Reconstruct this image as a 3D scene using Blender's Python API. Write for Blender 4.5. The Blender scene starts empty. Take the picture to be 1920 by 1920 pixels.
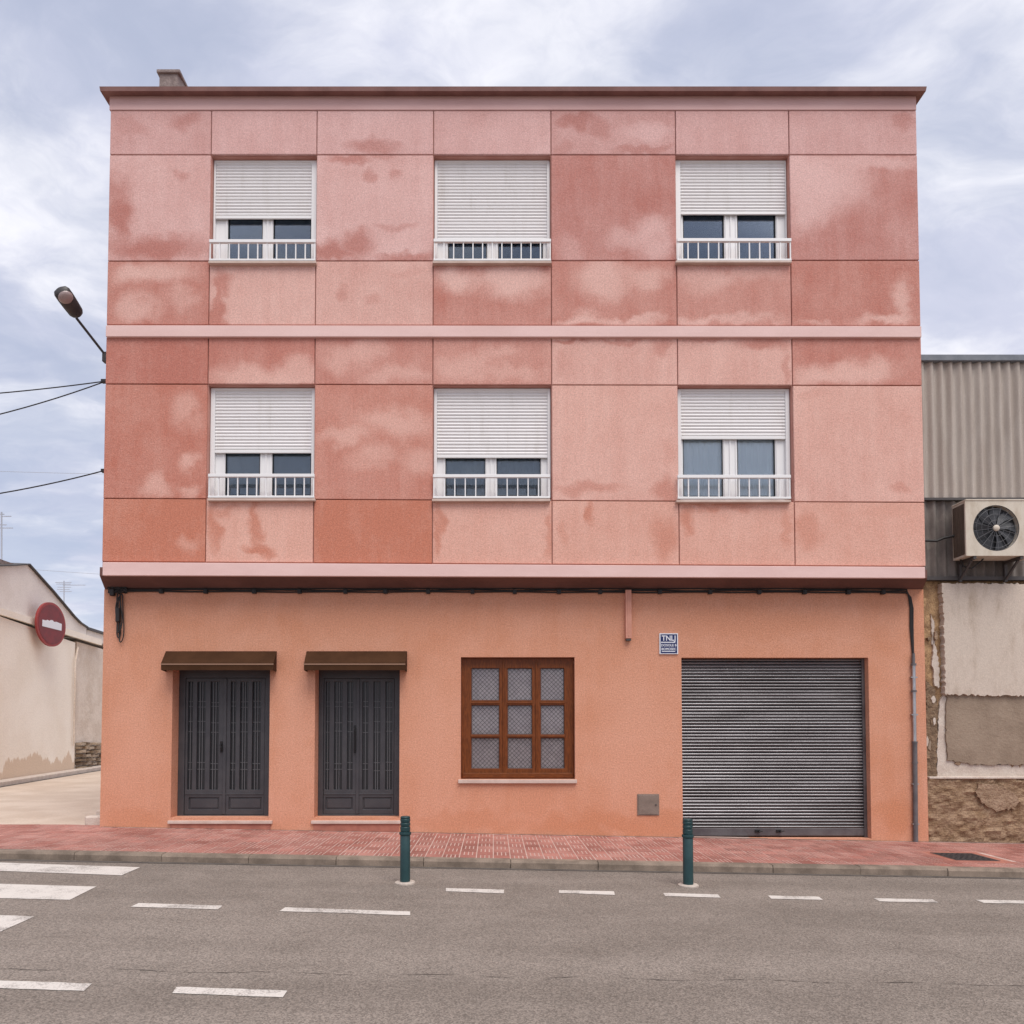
import bpy, bmesh, math, random
from mathutils import Vector, Matrix
random.seed(7)
SC = bpy.context.scene
COL = SC.collection
R = math.radians

# ------------------------------------------------------------------ camera
F, D, HC, PITCH = 1280.0, 9.85, 1.6, R(1.9)      # focal length in photo pixels, metres to the wall, eye height
AX, AY = 925.0, 1322.5                            # where the optical axis meets the photo (shifted lens)
cam_d = bpy.data.cameras.new('camera'); cam = bpy.data.objects.new('camera', cam_d); COL.objects.link(cam)
cam_d.sensor_width = 36; cam_d.lens = F / 1920 * 36
cam_d.shift_x = (960 - AX) / 1920; cam_d.shift_y = (AY - 960) / 1920
cam_d.clip_start = 0.05; cam_d.clip_end = 3000
cam.location = (0, -D, HC); cam.rotation_euler = (math.pi / 2 + PITCH, 0, 0)
SC.camera = cam

# ------------------------------------------------------------------ light
SUN_EL, SUN_AZ = R(60), R(156)      # azimuth clockwise from +Y: high behind the camera, spread wide by the cloud
sd = Vector((math.sin(SUN_AZ) * math.cos(SUN_EL), math.cos(SUN_AZ) * math.cos(SUN_EL), math.sin(SUN_EL)))
ld = bpy.data.lights.new('sun', 'SUN'); ld.energy = 1.5; ld.angle = R(38); ld.color = (1, 0.95, 0.88)
lo = bpy.data.objects.new('sun', ld); COL.objects.link(lo); lo.location = (0, -20, 30)
lo.rotation_euler = sd.to_track_quat('Z', 'Y').to_euler()
SC.view_settings.view_transform = 'Standard'; SC.view_settings.look = 'None'
SC.view_settings.exposure = 0.93; SC.view_settings.gamma = 1; SC.view_settings.use_curve_mapping = False
SC.cycles.max_bounces = 8; SC.cycles.use_denoising = True


class NT:
    """thin helper round a node tree"""
    def __init__(self, tree):
        self.t = tree; self.t.nodes.clear()
    def n(self, typ, ins=None, **props):
        nd = self.t.nodes.new(typ)
        for k, v in props.items(): setattr(nd, k, v)
        for k, v in (ins or {}).items(): self.s(nd, k, v)
        return nd
    def s(self, nd, k, v):
        sock = nd.inputs[k]
        if isinstance(v, bpy.types.NodeSocket): self.t.links.new(v, sock)
        else:
            if sock.type == 'RGBA' and len(v) == 3: v = (*v, 1)
            sock.default_value = v
    def m(self, op, a, b=None, c=None, clamp=False):
        nd = self.t.nodes.new('ShaderNodeMath'); nd.operation = op; nd.use_clamp = clamp
        self.s(nd, 0, a)
        if b is not None: self.s(nd, 1, b)
        if c is not None: self.s(nd, 2, c)
        return nd.outputs[0]
    def v(self, op, a, b=None, out=0):
        nd = self.t.nodes.new('ShaderNodeVectorMath'); nd.operation = op
        self.s(nd, 0, a)
        if b is not None: self.s(nd, 3 if op == 'SCALE' else 1, b)
        return nd.outputs['Value' if op in ('LENGTH', 'DOT_PRODUCT') else 'Vector']
    def mix(self, f, a, b, blend='MIX'):
        nd = self.t.nodes.new('ShaderNodeMix'); nd.data_type = 'RGBA'; nd.blend_type = blend; nd.clamp_factor = True
        self.s(nd, 0, f); self.s(nd, 6, a); self.s(nd, 7, b)
        return nd.outputs[2]
    def noise(self, vec, scale, detail=4, rough=0.55, col=False):
        nd = self.n('ShaderNodeTexNoise', {'Vector': vec, 'Scale': scale, 'Detail': detail, 'Roughness': rough})
        return nd.outputs['Color' if col else 'Fac']
    def map(self, val, a, b, c=0.0, d=1.0, smooth=True):
        nd = self.n('ShaderNodeMapRange', {0: val, 1: a, 2: b, 3: c, 4: d})
        nd.interpolation_type = 'SMOOTHSTEP' if smooth else 'LINEAR'
        return nd.outputs[0]


# ------------------------------------------------------------------ sky: blue sky behind broken cloud, the same all round
w = bpy.data.worlds.new('World'); SC.world = w; w.use_nodes = True
t = NT(w.node_tree)
sky = t.n('ShaderNodeTexSky', sky_type='NISHITA')
sky.sun_disc = False; sky.sun_elevation = SUN_EL; sky.sun_rotation = SUN_AZ; sky.air_density = 1.0; sky.dust_density = 1.5
dirv = t.n('ShaderNodeTexCoord').outputs['Generated']
sep = t.n('ShaderNodeSeparateXYZ', {0: dirv})
zz = t.m('ADD', t.m('ABSOLUTE', sep.outputs['Z']), 0.22)
uv = t.n('ShaderNodeCombineXYZ', {0: t.m('DIVIDE', sep.outputs['X'], zz), 1: t.m('DIVIDE', sep.outputs['Y'], zz), 2: 0.0}).outputs[0]
mp = t.n('ShaderNodeMapping', {'Vector': uv, 'Location': (7.9, 0.6, 0), 'Rotation': (0, 0, R(-32)), 'Scale': (1.0, 1.6, 1)}).outputs[0]
wrp = t.v('ADD', mp, t.v('SCALE', t.v('SUBTRACT', t.noise(mp, 1.6, 4, col=True), (0.5, 0.5, 0.5)), 0.55))
c1 = t.noise(wrp, 1.5, 8, 0.58)
cl = t.map(c1, 0.36, 0.60)
shade = t.map(t.noise(wrp, 2.6, 7, 0.60), 0.36, 0.66)
ccol = t.mix(shade, (4.75, 4.95, 6.05), (7.3, 7.3, 7.75))
skyc = t.mix(0.75, sky.outputs[0], (3.9, 4.25, 5.45))
fin = t.mix(t.m('ADD', t.m('MULTIPLY', cl, 0.80), 0.20), skyc, ccol)
bg = t.n('ShaderNodeBackground', {'Color': fin, 'Strength': 0.073})
t.n('ShaderNodeOutputWorld', {0: bg.outputs[0]})


# ------------------------------------------------------------------ pixel -> place
FW = Vector((0, math.cos(PITCH), math.sin(PITCH))); UP = Vector((0, -math.sin(PITCH), math.cos(PITCH)))
EYE = Vector((0, -D, HC))
def ray(px, py): return FW + Vector((1, 0, 0)) * ((px - AX) / F) + UP * (-(py - AY) / F)
def B(px, py, Y=0.0):
    r = ray(px, py); return EYE + r * ((Y + D) / r.y)
def X(px, py, Y=0.0): return B(px, py, Y).x
def Z(px, py, Y=0.0): return B(px, py, Y).z
PL, PR = B(190, 1550), B(1736, 1578)
SLOPE = (PR.z - PL.z) / (PR.x - PL.x); PA = PL.z - SLOPE * PL.x
XMIN, XMAX = -6.3, 9.5
def zp(x): return PA + SLOPE * max(XMIN, min(XMAX, x))          # pavement level: the street falls gently
def G(px, py, dz=0.0):                                          # a point on the pavement level (+dz)
    r = ray(px, py); k = 5.0
    for _ in range(40):
        p = EYE + r * k
        k += (zp(p.x) + dz - p.z) / r.z
    return EYE + r * k
def BV(px, py, P, d):                                           # a point on the vertical plane through P along d
    r = ray(px, py); nx, ny = d.y, -d.x
    k = ((P.x - EYE.x) * nx + (P.y - EYE.y) * ny) / (r.x * nx + r.y * ny)
    return EYE + r * k
KY = 0.5 * (G(300, 1600).y + G(1700, 1630).y)                   # front edge of the kerb
KH = 0.088                                                      # kerb height
def RD(px, py, dz=0.0): return G(px, py, -KH + dz)


# ------------------------------------------------------------------ mesh helper
class MB:
    def __init__(self): self.v = []; self.f = []
    def add(self, vs, fs):
        o = len(self.v); self.v += [tuple(p) for p in vs]; self.f += [tuple(i + o for i in q) for q in fs]; return self
    def box(self, x0, x1, y0, y1, z0, z1):
        return self.hexa([(x0, y0, z0), (x1, y0, z0), (x1, y1, z0), (x0, y1, z0), (x0, y0, z1), (x1, y0, z1), (x1, y1, z1), (x0, y1, z1)])
    def hexa(self, p):
        return self.add(p, [(0, 3, 2, 1), (4, 5, 6, 7), (0, 1, 5, 4), (1, 2, 6, 5), (2, 3, 7, 6), (3, 0, 4, 7)])
    def slab(self, q, y0, y1):
        """q: four (x,z) corners BL BR TR TL, between y0 (front) and y1"""
        a = [(x, y0, z) for x, z in q]; b = [(x, y1, z) for x, z in q]
        return self.add(a + b, [(0, 1, 2, 3), (5, 4, 7, 6), (0, 4, 5, 1), (1, 5, 6, 2), (2, 6, 7, 3), (3, 7, 4, 0)])
    def prism(self, poly, fa, fb):
        """poly: list of 2-D points; fa / fb map a point to the two end faces"""
        n = len(poly); a = [fa(p) for p in poly]; b = [fb(p) for p in poly]
        return self.add(a + b, [tuple(range(n)), tuple(range(2 * n - 1, n - 1, -1))] + [(i, i + n, (i + 1) % n + n, (i + 1) % n) for i in range(n)])
    def bar(self, p, q, w, h=None, up=(0, 0, 1)):
        p, q = Vector(p), Vector(q); h = h or w; d = (q - p).normalized()
        s = d.cross(Vector(up)); s = s.normalized() if s.length > 1e-4 else Vector((1, 0, 0)); u = s.cross(d)
        c = [(-1, -1), (1, -1), (1, 1), (-1, 1)]
        return self.add([p + s * a * w / 2 + u * b * h / 2 for a, b in c] + [q + s * a * w / 2 + u * b * h / 2 for a, b in c],
                        [(0, 1, 2, 3), (7, 6, 5, 4), (0, 4, 5, 1), (1, 5, 6, 2), (2, 6, 7, 3), (3, 7, 4, 0)])
    def tube(self, pts, r, n=8):
        pts = [Vector(p) for p in pts]; rs = r if isinstance(r, (list, tuple)) else [r] * len(pts); vs = []; fs = []
        ref = None
        for i, p in enumerate(pts):
            d = (pts[min(i + 1, len(pts) - 1)] - pts[max(i - 1, 0)]).normalized()
            if ref is None: ref = d.orthogonal().normalized()
            ref = (ref - d * ref.dot(d)).normalized(); b = d.cross(ref)
            vs += [p + (ref * math.cos(2 * math.pi * k / n) + b * math.sin(2 * math.pi * k / n)) * rs[i] for k in range(n)]
        for i in range(len(pts) - 1):
            for k in range(n):
                fs.append((i * n + k, i * n + (k + 1) % n, (i + 1) * n + (k + 1) % n, (i + 1) * n + k))
        fs += [tuple(range(n - 1, -1, -1)), tuple(range((len(pts) - 1) * n, len(pts) * n))]
        return self.add(vs, fs)
    def lathe(self, c, prof, n=24):
        vs = []; fs = []
        for r, z in prof: vs += [(c[0] + r * math.cos(2 * math.pi * k / n), c[1] + r * math.sin(2 * math.pi * k / n), c[2] + z) for k in range(n)]
        for i in range(len(prof) - 1):
            for k in range(n): fs.append((i * n + k, i * n + (k + 1) % n, (i + 1) * n + (k + 1) % n, (i + 1) * n + k))
        fs += [tuple(range(n - 1, -1, -1)), tuple(range((len(prof) - 1) * n, len(prof) * n))]
        return self.add(vs, fs)
    def holed(self, x0, x1, z0, z1, holes, yf, yb):
        """a wall sheet of thickness yf..yb with rectangular openings and their reveals"""
        xs = sorted({x0, x1, *[h[0] for h in holes], *[h[1] for h in holes]}); zs = sorted({z0, z1, *[h[2] for h in holes], *[h[3] for h in holes]})
        nx, nz = len(xs), len(zs)
        self_o = len(self.v)
        for y in (yf, yb): self.v += [(x, y, z) for z in zs for x in xs]
        idx = lambda s, i, j: self_o + s * nx * nz + j * nx + i
        solid = lambda i, j: 0 <= i < nx - 1 and 0 <= j < nz - 1 and not any(h[0] - 1e-6 <= xs[i] and xs[i + 1] <= h[1] + 1e-6 and h[2] - 1e-6 <= zs[j] and zs[j + 1] <= h[3] + 1e-6 for h in holes)
        for i in range(nx - 1):
            for j in range(nz - 1):
                if not solid(i, j): continue
                self.f.append((idx(0, i, j), idx(0, i + 1, j), idx(0, i + 1, j + 1), idx(0, i, j + 1)))
                self.f.append((idx(1, i, j), idx(1, i, j + 1), idx(1, i + 1, j + 1), idx(1, i + 1, j)))
                for (a, b, di, dj) in (((i, j), (i + 1, j), 0, -1), ((i + 1, j), (i + 1, j + 1), 1, 0), ((i + 1, j + 1), (i, j + 1), 0, 1), ((i, j + 1), (i, j), -1, 0)):
                    if not solid(i + di, j + dj): self.f.append((idx(0, *b), idx(0, *a), idx(1, *a), idx(1, *b)))
        return self
    def mesh(self, name, mat, smooth=False):
        me = bpy.data.meshes.new(name); me.from_pydata(self.v, [], self.f); me.update()
        if mat: me.materials.append(mat)
        if smooth:
            me.polygons.foreach_set('use_smooth', [True] * len(me.polygons))
        return me
    def build(self, name, mat, parent=None, smooth=False, bevel=0, origin=None):
        if origin is not None:
            o3 = Vector(origin); self.v = [tuple(Vector(p) - o3) for p in self.v]
        o = link(name, self.mesh(name, mat, smooth), parent, origin)
        if smooth:
            try: o.data.set_sharp_from_angle(angle=R(40))
            except Exception: pass
        if bevel:
            m = o.modifiers.new('bevel', 'BEVEL'); m.width = bevel; m.segments = 1; m.limit_method = 'ANGLE'; m.angle_limit = R(40)
        return o
ORG = {}
def link(name, data, parent=None, loc=None):
    o = bpy.data.objects.new(name, data); COL.objects.link(o)
    if loc is not None: o.location = loc
    ORG[o.name] = Matrix.Translation(loc) if loc is not None else Matrix()
    if parent is not None:
        o.parent = parent; o.matrix_parent_inverse = WORLD(parent).inverted()
    return o
def WORLD(o): return ORG.get(o.name, Matrix())
def thing(name, loc, label, cat, group=None):
    o = link(name, None, None, loc); return tag(o, label, cat, group)
def tag(o, label, cat, group=None, kind=None):
    if label: o['label'] = label
    if cat: o['category'] = cat
    if group: o['group'] = group
    if kind: o['kind'] = kind
    return o
def structure(o): o['kind'] = 'structure'; return o


# ------------------------------------------------------------------ materials
def newmat(name):
    m = bpy.data.materials.new(name); m.use_nodes = True; return m, NT(m.node_tree)
def finish(t, col, rough, bump=None, bstr=0.3, bdist=0.01, **extra):
    ins = {'Base Color': col, 'Roughness': rough}; ins.update(extra)
    b = t.n('ShaderNodeBsdfPrincipled', ins)
    if bump is not None:
        bn = t.n('ShaderNodeBump', {'Strength': bstr, 'Distance': bdist, 'Height': bump}); t.s(b, 'Normal', bn.outputs[0])
    t.n('ShaderNodeOutputMaterial', {0: b.outputs[0]})
def surf(name, c1, c2=None, scale=3.0, rough=0.8, speck=0.12, sscale=160, bump=0.25, bscale=90, bdist=0.006, lo=0.35, hi=0.65, stretch=None, metal=0.0, rand=0.0, spec=0.5):
    m, t = newmat(name); P = t.n('ShaderNodeNewGeometry').outputs['Position']
    Q = t.v('MULTIPLY', P, stretch) if stretch else P
    c = c1
    if c2: c = t.mix(t.map(t.noise(Q, scale, 6, 0.6), lo, hi), c1, c2)
    if speck:
        s = t.map(t.noise(P, sscale, 2, 0.7), 0.25, 0.75, 1 - speck, 1 + speck, False)
        c = t.mix(1.0, c, t.n('ShaderNodeCombineColor', {0: s, 1: s, 2: s}).outputs[0], 'MULTIPLY')
    if rand:
        r = t.map(t.n('ShaderNodeObjectInfo').outputs['Random'], 0, 1, 1 - rand, 1 + rand, False)
        r2 = t.map(t.n('ShaderNodeNewGeometry').outputs['Random Per Island'], 0, 1, 1 - rand, 1 + rand, False)
        r = t.m('MULTIPLY', r, r2)
        c = t.mix(1.0, c, t.n('ShaderNodeCombineColor', {0: r, 1: r, 2: r}).outputs[0], 'MULTIPLY')
    finish(t, c, rough, t.noise(Q, bscale, 4, 0.6) if bump else None, bump, bdist, **{'Metallic': metal, 'Specular IOR Level': spec})
    return m

def blob_group():
    g = bpy.data.node_groups.new('stain_blob', 'ShaderNodeTree')
    for nm in ('P', 'C', 'I'): g.interface.new_socket(nm, in_out='INPUT', socket_type='NodeSocketVector')
    g.interface.new_socket('V', in_out='OUTPUT', socket_type='NodeSocketFloat')
    t = NT(g); gi = t.n('NodeGroupInput'); go = t.n('NodeGroupOutput')
    d = t.v('LENGTH', t.v('MULTIPLY', t.v('SUBTRACT', gi.outputs['P'], gi.outputs['C']), gi.outputs['I']))
    t.s(go, 'V', t.map(d, 0.28, 1.50, 1.0, 0.0)); return g
BLOB = blob_group()
def stained(name, light, dark, base, blobs, yplane, warp=0.16, nz=0.3):
    """painted render: faded / deep patches with soft uneven edges. blobs: (px, py, rx, ry, +1 deep | -1 faded)"""
    m, t = newmat(name); P = t.n('ShaderNodeNewGeometry').outputs['Position']
    W = t.v('ADD', P, t.v('SCALE', t.v('SUBTRACT', t.noise(P, 1.9, 2, col=True), (0.5, 0.5, 0.5)), warp * 3.4))
    W = t.v('ADD', W, t.v('SCALE', t.v('SUBTRACT', t.noise(P, 6.0, 5, 0.6, col=True), (0.5, 0.5, 0.5)), warp * 1.7))
    val = t.m('ADD', 0.04 + 0.90 * base, t.m('MULTIPLY', t.m('SUBTRACT', t.noise(P, 1.5, 6, 0.62), 0.5), nz * 2.4), clamp=True)
    strk = t.noise(t.v('MULTIPLY', P, (5.0, 1.0, 0.45)), 1.6, 5, 0.65)
    val = t.m('ADD', val, t.m('MULTIPLY', t.m('SUBTRACT', strk, 0.5), 0.42), clamp=True)
    for px, py, rx, ry, sg in blobs:
        c = B(px, py, yplane); k = (D + yplane) / F
        b = t.n('ShaderNodeGroup', node_tree=BLOB)
        t.s(b, 'P', W); t.s(b, 'C', (c.x, 0, c.z)); t.s(b, 'I', (1 / (rx * k * 1.22), 0, 1 / (ry * k * 1.22)))
        bv = b.outputs[0]
        if sg > 0: val = t.m('MAXIMUM', val, t.m('MULTIPLY', bv, min(1.0, abs(sg))))
        else: val = t.m('MULTIPLY', val, t.m('SUBTRACT', 1.0, t.m('MULTIPLY', bv, min(0.95, abs(sg)))))
    val = t.m('ADD', val, t.m('MULTIPLY', t.m('SUBTRACT', t.noise(P, 22, 5, 0.7), 0.5), 0.40), clamp=True)
    c = t.mix(val, light, dark)
    s = t.map(t.noise(P, 46, 4, 0.85), 0.32, 0.68, 0.78, 1.22, False)
    c = t.mix(1.0, c, t.n('ShaderNodeCombineColor', {0: s, 1: s, 2: s}).outputs[0], 'MULTIPLY')
    finish(t, c, 0.9, t.noise(P, 50, 4, 0.8), 0.6, 0.012, **{'Specular IOR Level': 0.25})
    return m

def glass_mat(name, tint=(0.93, 0.96, 0.98), refl=1.0):
    m, t = newmat(name)
    tr = t.n('ShaderNodeBsdfTransparent', {'Color': tint}); gl = t.n('ShaderNodeBsdfGlossy', {'Color': (0.86, 0.92, 1.0), 'Roughness': 0.03})
    P = t.n('ShaderNodeNewGeometry').outputs['Position']
    bn = t.n('ShaderNodeBump', {'Strength': 0.05, 'Distance': 0.02, 'Height': t.noise(P, 1.6, 2)}); t.s(gl, 'Normal', bn.outputs[0])
    fr = t.n('ShaderNodeFresnel', {'IOR': 1.5}).outputs[0]
    mx = t.n('ShaderNodeMixShader', {0: t.m('ADD', t.m('MULTIPLY', fr, refl), 0.015), 1: tr.outputs[0], 2: gl.outputs[0]})
    t.n('ShaderNodeOutputMaterial', {0: mx.outputs[0]}); return m

def asphalt_mat():
    m, t = newmat('asphalt'); P = t.n('ShaderNodeNewGeometry').outputs['Position']
    big = t.map(t.m('ADD', t.m('MULTIPLY', t.noise(t.v('MULTIPLY', P, (0.10, 1.0, 1)), 1.3, 4, 0.55), 0.6), t.m('MULTIPLY', t.noise(P, 1.7, 6, 0.65), 0.4)), 0.34, 0.66)
    c = t.mix(big, (0.190, 0.159, 0.136), (0.255, 0.216, 0.187))
    vo = t.n('ShaderNodeTexVoronoi', {'Vector': P, 'Scale': 105.0, 'Randomness': 1.0})
    g = t.map(t.n('ShaderNodeSeparateColor', {0: vo.outputs['Color']}).outputs[0], 0, 1, 0.66, 1.34, False)
    c = t.mix(1.0, c, t.n('ShaderNodeCombineColor', {0: g, 1: g, 2: g}).outputs[0], 'MULTIPLY')
    s = t.map(t.noise(P, 210, 2, 0.7), 0.3, 0.7, 0.86, 1.14, False)
    c = t.mix(1.0, c, t.n('ShaderNodeCombineColor', {0: s, 1: s, 2: s}).outputs[0], 'MULTIPLY')
    finish(t, c, 0.93, t.m('ADD', vo.outputs['Distance'], t.noise(P, 120, 2)), 0.5, 0.006, **{'Specular IOR Level': 0.2}); return m
def paint_mat():
    m, t = newmat('road_paint'); P = t.n('ShaderNodeNewGeometry').outputs['Position']
    wear = t.map(t.m('ADD', t.m('MULTIPLY', t.noise(P, 3.2, 5, 0.7), 0.55), t.m('MULTIPLY', t.noise(P, 70, 3, 0.7), 0.45)), 0.47, 0.62)
    c = t.mix(t.m('MULTIPLY', wear, 0.85), (0.62, 0.575, 0.53), (0.24, 0.21, 0.19))
    finish(t, c, 0.8, t.noise(P, 90, 3), 0.3, 0.004); return m

M = {}
M['asphalt'] = asphalt_mat(); M['paint'] = paint_mat()
M['tar'] = surf('tar_seam', (0.080, 0.066, 0.057), (0.125, 0.105, 0.09), 6, 0.85, 0.25, 120)
M['sand'] = surf('dusty_concrete', (0.50, 0.395, 0.31), (0.58, 0.475, 0.385), 1.2, 0.92, 0.12, 40, 0.3, 30, stretch=(1, 1, 1))
M['earth'] = surf('bare_ground', (0.30, 0.25, 0.19), (0.38, 0.32, 0.25), 0.5, 0.95)
M['mortar'] = surf('paving_joint', (0.56, 0.41, 0.36), (0.46, 0.32, 0.275), 4, 0.92, 0.15, 60)
M['tile'] = surf('red_paving', (0.29, 0.118, 0.094), (0.385, 0.180, 0.148), 1.6, 0.9, 0.18, 60, 0.25, 60, rand=0.15, spec=0.2)
M['cement_d'] = surf('wall_foot_grit', (0.16, 0.10, 0.078), (0.24, 0.15, 0.12), 9, 0.95, 0.3, 60)
M['kerb'] = surf('kerb_concrete', (0.155, 0.118, 0.09), (0.26, 0.20, 0.155), 3.5, 0.9, 0.18, 80, 0.4, 40, rand=0.08)
M['joint'] = surf('dark_joint', (0.30, 0.12, 0.10), None, rough=0.95)  # dark red-brown tone of the panel joints
M['band'] = surf('pale_pink_band', (0.755, 0.53, 0.495), (0.71, 0.485, 0.45), 2.0, 0.85, 0.07, 120, 0.2, 90, stretch=(0.6, 1, 2))
M['fascia'] = surf('fascia_pink', (0.66, 0.43, 0.41), (0.60, 0.375, 0.355), 2.0, 0.85, 0.08, 120, 0.2, 90, stretch=(0.5, 1, 2))
M['coping'] = surf('coping_terracotta', (0.19, 0.095, 0.083), (0.25, 0.13, 0.115), 3, 0.85, 0.12)
M['soffit'] = surf('soffit_painted_shade', (0.165, 0.078, 0.064), (0.125, 0.058, 0.048), 2, 0.9, 0.1)  # shade of the underside is put into this dark brown
M['white'] = surf('white_aluminium', (0.78, 0.77, 0.77), None, rough=0.42, speck=0.03, bump=0)
M['slat'] = surf('shutter_pvc', (0.77, 0.75, 0.75), (0.67, 0.645, 0.63), 1.5, 0.5, 0.04, 60, 0, stretch=(6, 1, 0.7), rand=0.035, lo=0.48, hi=0.85)
M['sill'] = surf('stone_sill', (0.60, 0.47, 0.41), (0.52, 0.39, 0.33), 5, 0.75, 0.1)
M['glass'] = glass_mat('window_glass'); M['glass_pat'] = glass_mat('obscured_glass', (0.97, 0.96, 0.96), 0.35)
M['dark_in'] = surf('unlit_room', (0.02, 0.022, 0.025), None, rough=0.9, speck=0, bump=0)
M['cur_navy'] = surf('navy_blind', (0.022, 0.050, 0.095), None, rough=0.9, speck=0.05, bump=0)
M['cur_slate'] = surf('slate_curtain', (0.20, 0.235, 0.26), None, rough=0.9, speck=0.05, bump=0)
M['cur_pale'] = surf('pale_net_curtain', (0.90, 0.91, 0.89), None, rough=0.9, speck=0.05, bump=0)
M['door'] = surf('charcoal_paint', (0.042, 0.041, 0.047), (0.055, 0.053, 0.058), 4, 0.45, 0.06, 60, 0.05, 30)
M['door_l'] = surf('worn_charcoal', (0.12, 0.118, 0.125), None, rough=0.45, speck=0.05, bump=0)
M['door_dark'] = surf('door_infill', (0.022, 0.022, 0.025), None, rough=0.3, speck=0, bump=0)
M['iron'] = surf('black_iron', (0.014, 0.013, 0.014), None, rough=0.5, speck=0, bump=0, metal=0.3)
M['awn'] = surf('brown_awning', (0.045, 0.019, 0.008), (0.062, 0.027, 0.012), 3, 0.85, 0.12, 130, 0.12, 110, spec=0.15)
M['awn_trim'] = surf('awning_edge', (0.24, 0.135, 0.085), None, rough=0.6, speck=0.06, bump=0)
M['wood'] = surf('varnished_wood', (0.110, 0.027, 0.004), (0.185, 0.049, 0.009), 5, 0.42, 0.10, 70, 0.15, 30, stretch=(14, 3, 2), spec=0.3)
M['wood_h'] = surf('varnished_wood_rail', (0.110, 0.027, 0.004), (0.185, 0.049, 0.009), 5, 0.42, 0.10, 70, 0.15, 30, stretch=(2, 3, 14), spec=0.3)
M['net'] = surf('lace_curtain', (0.52, 0.475, 0.475), (0.42, 0.38, 0.385), 12, 0.85, 0.22, 150, 0.2, 100)
M['lead'] = surf('leaded_lattice', (0.09, 0.08, 0.085), None, rough=0.55, speck=0.1, bump=0, metal=0.4)
M['steel'] = surf('shutter_steel', (0.245, 0.24, 0.25), (0.165, 0.16, 0.166), 1.3, 0.38, 0.05, 40, 0, metal=0.9, stretch=(0.5, 1, 3), rand=0.05)
M['steel_d'] = surf('shutter_rail', (0.16, 0.155, 0.16), (0.11, 0.10, 0.105), 3, 0.5, 0.1, 50, 0.1, 20, metal=0.6)
M['galv'] = surf('galvanised_pipe', (0.55, 0.55, 0.56), (0.42, 0.42, 0.43), 8, 0.33, 0.06, 50, 0, metal=0.9)
M['grey_pvc'] = surf('grey_pvc_pipe', (0.10, 0.095, 0.10), (0.14, 0.13, 0.135), 5, 0.5, 0.08, 50, 0)
M['cable'] = surf('black_cable', (0.018, 0.015, 0.015), None, rough=0.6, speck=0, bump=0)
M['duct'] = surf('painted_duct', (0.62, 0.30, 0.22), (0.55, 0.25, 0.18), 6, 0.7, 0.08)
M['terra'] = surf('terracotta_step', (0.42, 0.165, 0.115), (0.34, 0.125, 0.09), 6, 0.85, 0.15)
M['bollard'] = surf('teal_paint', (0.008, 0.038, 0.042), (0.014, 0.050, 0.054), 8, 0.42, 0.1, 60, 0.08, 40)
M['bolbase'] = surf('bollard_footing', (0.50, 0.43, 0.37), (0.38, 0.32, 0.28), 9, 0.9, 0.2, 60)
M['plq_blue'] = surf('enamel_blue', (0.007, 0.017, 0.10), None, rough=0.3, speck=0.03, bump=0)
M['plq_white'] = surf('enamel_white', (0.75, 0.77, 0.82), None, rough=0.35, speck=0.03, bump=0)
M['hatch'] = surf('weathered_hatch', (0.17, 0.13, 0.105), (0.22, 0.17, 0.14), 6, 0.75, 0.15, 60)
M['chim'] = surf('chimney_render', (0.19, 0.145, 0.135), (0.27, 0.215, 0.20), 9, 0.92, 0.25, 60, 0.6, 25, 0.02)
M['corr'] = surf('corrugated_fibre', (0.36, 0.305, 0.265), (0.44, 0.385, 0.34), 1.6, 0.9, 0.12, 90, 0.2, 60, stretch=(5, 1, 0.5))
M['corr_d'] = surf('dark_corrugated', (0.125, 0.105, 0.095), (0.21, 0.18, 0.16), 1.6, 0.9, 0.12, 90, 0.2, 60, stretch=(3, 1, 1.2))  # lower cladding, a darker brown-grey than the upper sheets
M['flash'] = surf('slate_flashing', (0.13, 0.145, 0.17), (0.18, 0.195, 0.22), 4, 0.6, 0.1)
M['trim_d'] = surf('dark_trim', (0.06, 0.052, 0.05), None, rough=0.6, speck=0.1)
M['ac'] = surf('ac_casing', (0.60, 0.53, 0.44), (0.47, 0.39, 0.30), 3.0, 0.55, 0.06, 50, 0, stretch=(2, 2, 1), lo=0.42, hi=0.75)
M['ac_side'] = surf('ac_condenser', (0.085, 0.062, 0.046), (0.13, 0.095, 0.07), 5, 0.7, 0.2, 60, stretch=(1, 1, 0.3))
M['fan'] = surf('fan_plastic', (0.030, 0.031, 0.036), (0.04, 0.041, 0.046), 5, 0.45, 0.05, 50, 0)
M['fan_ring'] = surf('fan_guard', (0.14, 0.14, 0.15), None, rough=0.4, speck=0, bump=0)
M['stone_raw'] = surf('sandy_masonry', (0.50, 0.32, 0.17), (0.30, 0.18, 0.095), 7, 0.95, 0.3, 60, 0.9, 14, 0.05, stretch=(1.6, 1, 0.8))
M['stone_dk'] = surf('dark_masonry', (0.16, 0.105, 0.065), (0.24, 0.16, 0.10), 9, 0.95, 0.3, 60, 0.9, 16, 0.05)
M['plaster'] = surf('cream_plaster', (0.57, 0.48, 0.405), (0.40, 0.315, 0.245), 1.8, 0.92, 0.12, 60, 0.35, 40, 0.012, stretch=(2.2, 1, 0.7), lo=0.46, hi=0.78)
M['cement'] = surf('brown_cement', (0.25, 0.185, 0.135), (0.31, 0.235, 0.175), 2.4, 0.95, 0.14, 90, 0.5, 22, 0.02)
M['rough'] = surf('rough_base', (0.215, 0.130, 0.072), (0.35, 0.235, 0.15), 4.5, 0.96, 0.3, 70, 0.8, 18, 0.04, stretch=(1, 1, 2.0))
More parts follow.
